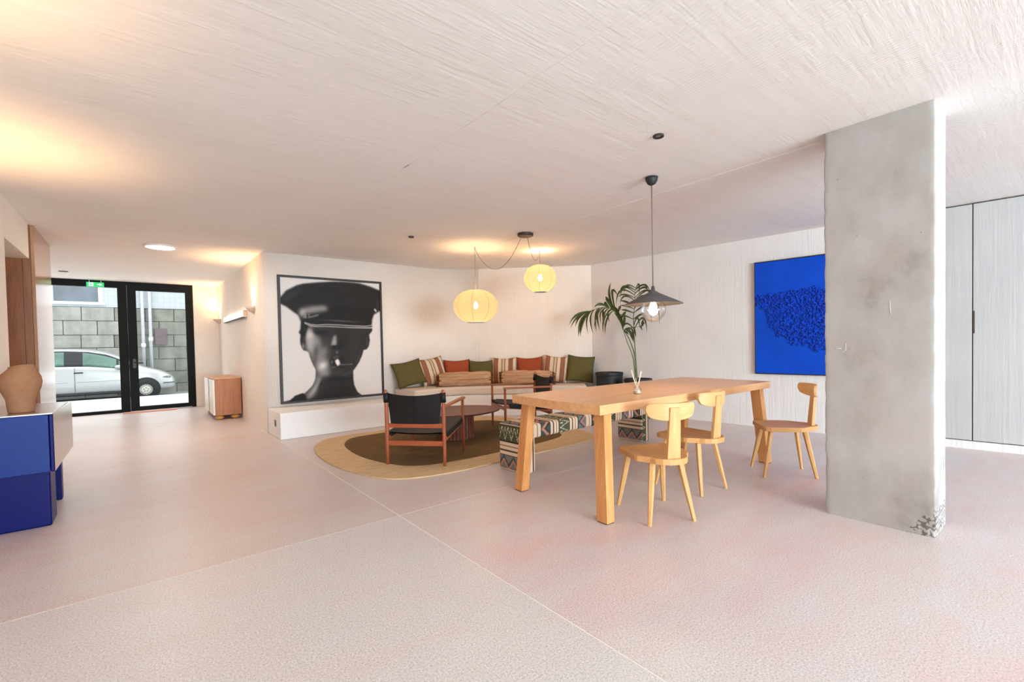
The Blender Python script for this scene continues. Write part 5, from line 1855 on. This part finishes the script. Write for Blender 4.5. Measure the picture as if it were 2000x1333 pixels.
# ------------------------------------------------------------------ parked car
def car():
    e = empty('parked_car', (0.20, 17.48, -0.20))
    tag(e, 'silver hatchback car parked in the street outside the glass entrance', 'car')
    # local x forward, y=-0.82 is the side facing the room; z from the road
    xs = [-3.20, -3.15, -3.0, -2.7, -2.2, -1.7, -1.2, -0.8, -0.5, -0.25, -0.05, 0.15, 0.35, 0.52, 0.64, 0.70]
    belt = [0.80, 0.93, 1.00, 1.005, 1.00, 0.98, 0.955, 0.905, 0.868, 0.845, 0.825, 0.795, 0.735, 0.655, 0.56, 0.46]
    roof = [0.82, 0.98, 1.18, 1.36, 1.445, 1.462, 1.435, 1.345, 1.205, 1.03, 0.90, 0.845, 0.780, 0.695, 0.60, 0.49]
    half = [0.60, 0.70, 0.77, 0.81, 0.82, 0.82, 0.82, 0.82, 0.818, 0.815, 0.81, 0.80, 0.77, 0.70, 0.58, 0.46]
    rh = [0.45, 0.52, 0.56, 0.60, 0.60, 0.60, 0.60, 0.60, 0.62, 0.66, 0.68, 0.66, 0.62, 0.55, 0.45, 0.36]
    low = [0.34, 0.24, 0.21, 0.20, 0.19, 0.19, 0.19, 0.19, 0.19, 0.19, 0.19, 0.19, 0.20, 0.21, 0.23, 0.28]

    def section(i):
        b, r, w, t, l = belt[i], roof[i], half[i], rh[i], low[i]
        pts = [(-w * 0.90, l), (-w * 0.985, l + 0.10), (-w, l + (b - l) * 0.55), (-w * 0.985, b - 0.05), (-w * 0.955, b)]
        d = r - b
        pts += [(-(w * 0.955 + (t - w * 0.955) * 0.55), b + d * 0.55), (-t - 0.02, b + d * 0.88), (-t * 0.80, b + d * 0.99), (0.0, b + d * 1.0 + 0.008)]
        full = pts + [(-y, z) for y, z in pts[-2::-1]]
        return full
    mb = MB(); secs = [section(i) for i in range(len(xs))]
    m = len(secs[0])
    vs_ = [(xs[i], y, z) for i in range(len(xs)) for y, z in secs[i]]
    fs_ = [(i * m + k, (i + 1) * m + k, (i + 1) * m + k + 1, i * m + k + 1) for i in range(len(xs) - 1) for k in range(m - 1)]
    fs_ += [(i * m, i * m + m - 1, (i + 1) * m + m - 1, (i + 1) * m) for i in range(len(xs) - 1)]
    fs_ += [tuple(range(m)), tuple((len(xs) - 1) * m + k for k in range(m - 1, -1, -1))]
    mb.add(vs_, fs_)
    body = mb.build('body', M['car'], e, smooth=True, fix=True)
    sub = body.modifiers.new('smooth', 'SUBSURF'); sub.levels = 2; sub.render_levels = 2

    def side(x, z, out=0.0):
        """y of the near side at (x, z)"""
        b = np.interp(x, xs, belt); r = np.interp(x, xs, roof); w = np.interp(x, xs, half); t = np.interp(x, xs, rh); l = np.interp(x, xs, low)
        if z <= b:
            y = np.interp(z, [l, l + 0.10, l + (b - l) * 0.55, b - 0.05, b], [w * 0.90, w * 0.985, w, w * 0.985, w * 0.955])
        else:
            d = r - b
            y = np.interp(z, [b, b + d * 0.55, b + d * 0.88], [w * 0.955, w * 0.955 + (t - w * 0.955) * 0.55, t + 0.02])
        return -(y + out)

    def panel(name, poly, mat, out=0.012, parent=e, n=10):
        # poly given as lower and upper edge pairs along x
        mb = MB(); vs_ = []; k = 6
        lo, hi = poly
        x0 = min(p[0] for p in lo); x1 = max(p[0] for p in lo)
        for i in range(n + 1):
            x = x0 + (x1 - x0) * i / n
            zl = np.interp(x, [p[0] for p in lo], [p[1] for p in lo]); zh = np.interp(x, [p[0] for p in hi], [p[1] for p in hi])
            for j in range(k + 1):
                z = zl + (zh - zl) * j / k
                vs_.append((x, side(x, z, out), z))
        fs_ = [(i * (k + 1) + j, (i + 1) * (k + 1) + j, (i + 1) * (k + 1) + j + 1, i * (k + 1) + j + 1) for i in range(n) for j in range(k)]
        mb.add(vs_, fs_)
        o = mb.build(name, mat, parent, smooth=True)
        so_ = o.modifiers.new('thick', 'SOLIDIFY'); so_.thickness = 0.008
        return o
    # dark side glazing band, then the two tinted windows on it
    panel('glazing_band', ([(-2.6, 1.0), (-1.2, 0.965), (-0.55, 0.885), (-0.24, 0.852)], [(-2.6, 1.26), (-2.2, 1.365), (-1.7, 1.385), (-1.2, 1.355), (-0.8, 1.265), (-0.5, 1.11), (-0.24, 0.90)]), M['car_dark'], 0.008, e, 20)
    panel('rear_window', ([(-2.45, 1.01), (-1.66, 0.992)], [(-2.45, 1.26), (-2.2, 1.335), (-1.66, 1.355)]), M['car_glass'], 0.014)
    panel('front_window', ([(-1.30, 0.982), (-0.62, 0.905)], [(-1.40, 1.345), (-1.30, 1.338), (-1.1, 1.30), (-0.8, 1.215), (-0.62, 1.14)]), M['car_glass'], 0.014)
    panel('quarter_window', ([(-0.57, 0.90), (-0.36, 0.875)], [(-0.57, 1.10), (-0.36, 0.95)]), M['car_glass'], 0.014)
    # door seams, rubbing strip, handle
    sm = MB()
    for x in (-1.46, -0.40):
        sm.tube([(x, side(x, z, 0.001), z) for z in np.linspace(0.30, 0.93 if x < -1 else 0.84, 10)], 0.005, 5)
    sm.build('door_seam', M['car_dark'], e)
    st = MB()
    for x0, x1 in ((-2.35, -1.60), (-1.42, -0.42)):
        st.tube([(x, side(x, 0.565, 0.002), 0.565) for x in np.linspace(x0, x1, 10)], 0.012, 6)
    st.build('rubbing_strip', M['car'], e, smooth=True)
    rk = MB().tube([(x, side(x, 0.235, 0.0), 0.225) for x in np.linspace(-1.85, -0.36, 12)], 0.035, 8)
    rk.build('sill', M['car_dark'], e, smooth=True)
    hx = MB().tube([(x, side(x, 0.80, 0.03 * math.sin(PI * (x + 1.47) / 0.17) + 0.004), 0.80 + 0.004 * math.sin(PI * (x + 1.47) / 0.17)) for x in np.linspace(-1.47, -1.30, 8)], 0.016, 8)
    hx.build('door_handle', M['car_dark'], e, smooth=True)
    mr = MB().lathe([(0.0, -0.055), (0.05, -0.045), (0.085, -0.01), (0.085, 0.02), (0.05, 0.05), (0.0, 0.06)], 16, (-0.56, side(-0.5, 0.9) - 0.11, 0.925), 1.15, 0.8)
    mr.build('wing_mirror', M['car'], e, smooth=True)
    MB().b2(-0.62, -0.50, side(-0.5, 0.9) - 0.06, side(-0.5, 0.9) + 0.01, 0.88, 0.915).build('mirror_arm', M['car_dark'], e)
    panel('headlamp', ([(0.40, 0.575), (0.58, 0.555)], [(0.40, 0.60), (0.5, 0.625), (0.58, 0.60)]), M['lamp_clear'], 0.012)
    pb = MB().tube([(x, side(x, 0.42, 0.004), 0.42) for x in np.linspace(0.40, 0.66, 8)], 0.012, 6)
    pb.build('bumper_strip', M['car_dark'], e, smooth=True)
    for wx in (0.0, -2.45):
        ya = side(wx, 0.45)
        MB().tube([(wx, ya + 0.16, 0.27), (wx, ya - 0.012, 0.27)], 0.335, 40).build('wheel_arch', M['car_dark'], e)
        for sgn, yc in ((-1, ya), (1, -ya)):
            wl = empty('wheel', (wx, yc, 0.266)); wl.parent = e
            t_ = MB()
            prof = [(0.15, -0.085), (0.235, -0.09), (0.262, -0.07), (0.266, 0.0), (0.262, 0.07), (0.235, 0.09), (0.15, 0.085)]
            vs_ = []; n = 40
            for r, q in prof:
                for k in range(n):
                    a = 2 * PI * k / n
                    vs_.append((r * math.cos(a), q - sgn * -0.075, r * math.sin(a)))
            fs_ = [(i * n + k, i * n + (k + 1) % n, (i + 1) * n + (k + 1) % n, (i + 1) * n + k) for i in range(len(prof) - 1) for k in range(n)]
            t_.add(vs_, fs_)
            t_.build('tyre', M['tyre'], wl, smooth=True, fix=True)
            yo = sgn * 0.145
            MB().tube([(0, yo - sgn * 0.05, 0), (0, yo, 0)], 0.19, 40).build('wheel_disc', M['car_dark'], wl)
            hc = MB()
            for k in range(24):
                a = 2 * PI * k / 24
                d1 = Vector((math.cos(a), 0, math.sin(a)))
                hc.bar(d1 * 0.085 + Vector((0, yo, 0)), d1 * 0.185 + Vector((0, yo, 0)), (0.012, 0.014), (0.026, 0.014), (0, 1, 0))
            hc.tube([(0, yo - 0.008, 0), (0, yo + sgn * 0.014, 0)], 0.10, 30)
            pts = [(0.192 * math.cos(2 * PI * k / 40), yo, 0.192 * math.sin(2 * PI * k / 40)) for k in range(41)]
            hc.tube(pts, 0.010, 6)
            hc.build('hubcap', M['hubcap'], wl)
            nb = MB()
            for k in range(5):
                a = 2 * PI * k / 5 + 0.3
                nb.tube([(0.05 * math.cos(a), yo + sgn * 0.010, 0.05 * math.sin(a)), (0.05 * math.cos(a), yo + sgn * 0.018, 0.05 * math.sin(a))], 0.014, 8)
            nb.build('wheel_nuts', M['car_dark'], wl)
    return e


car()
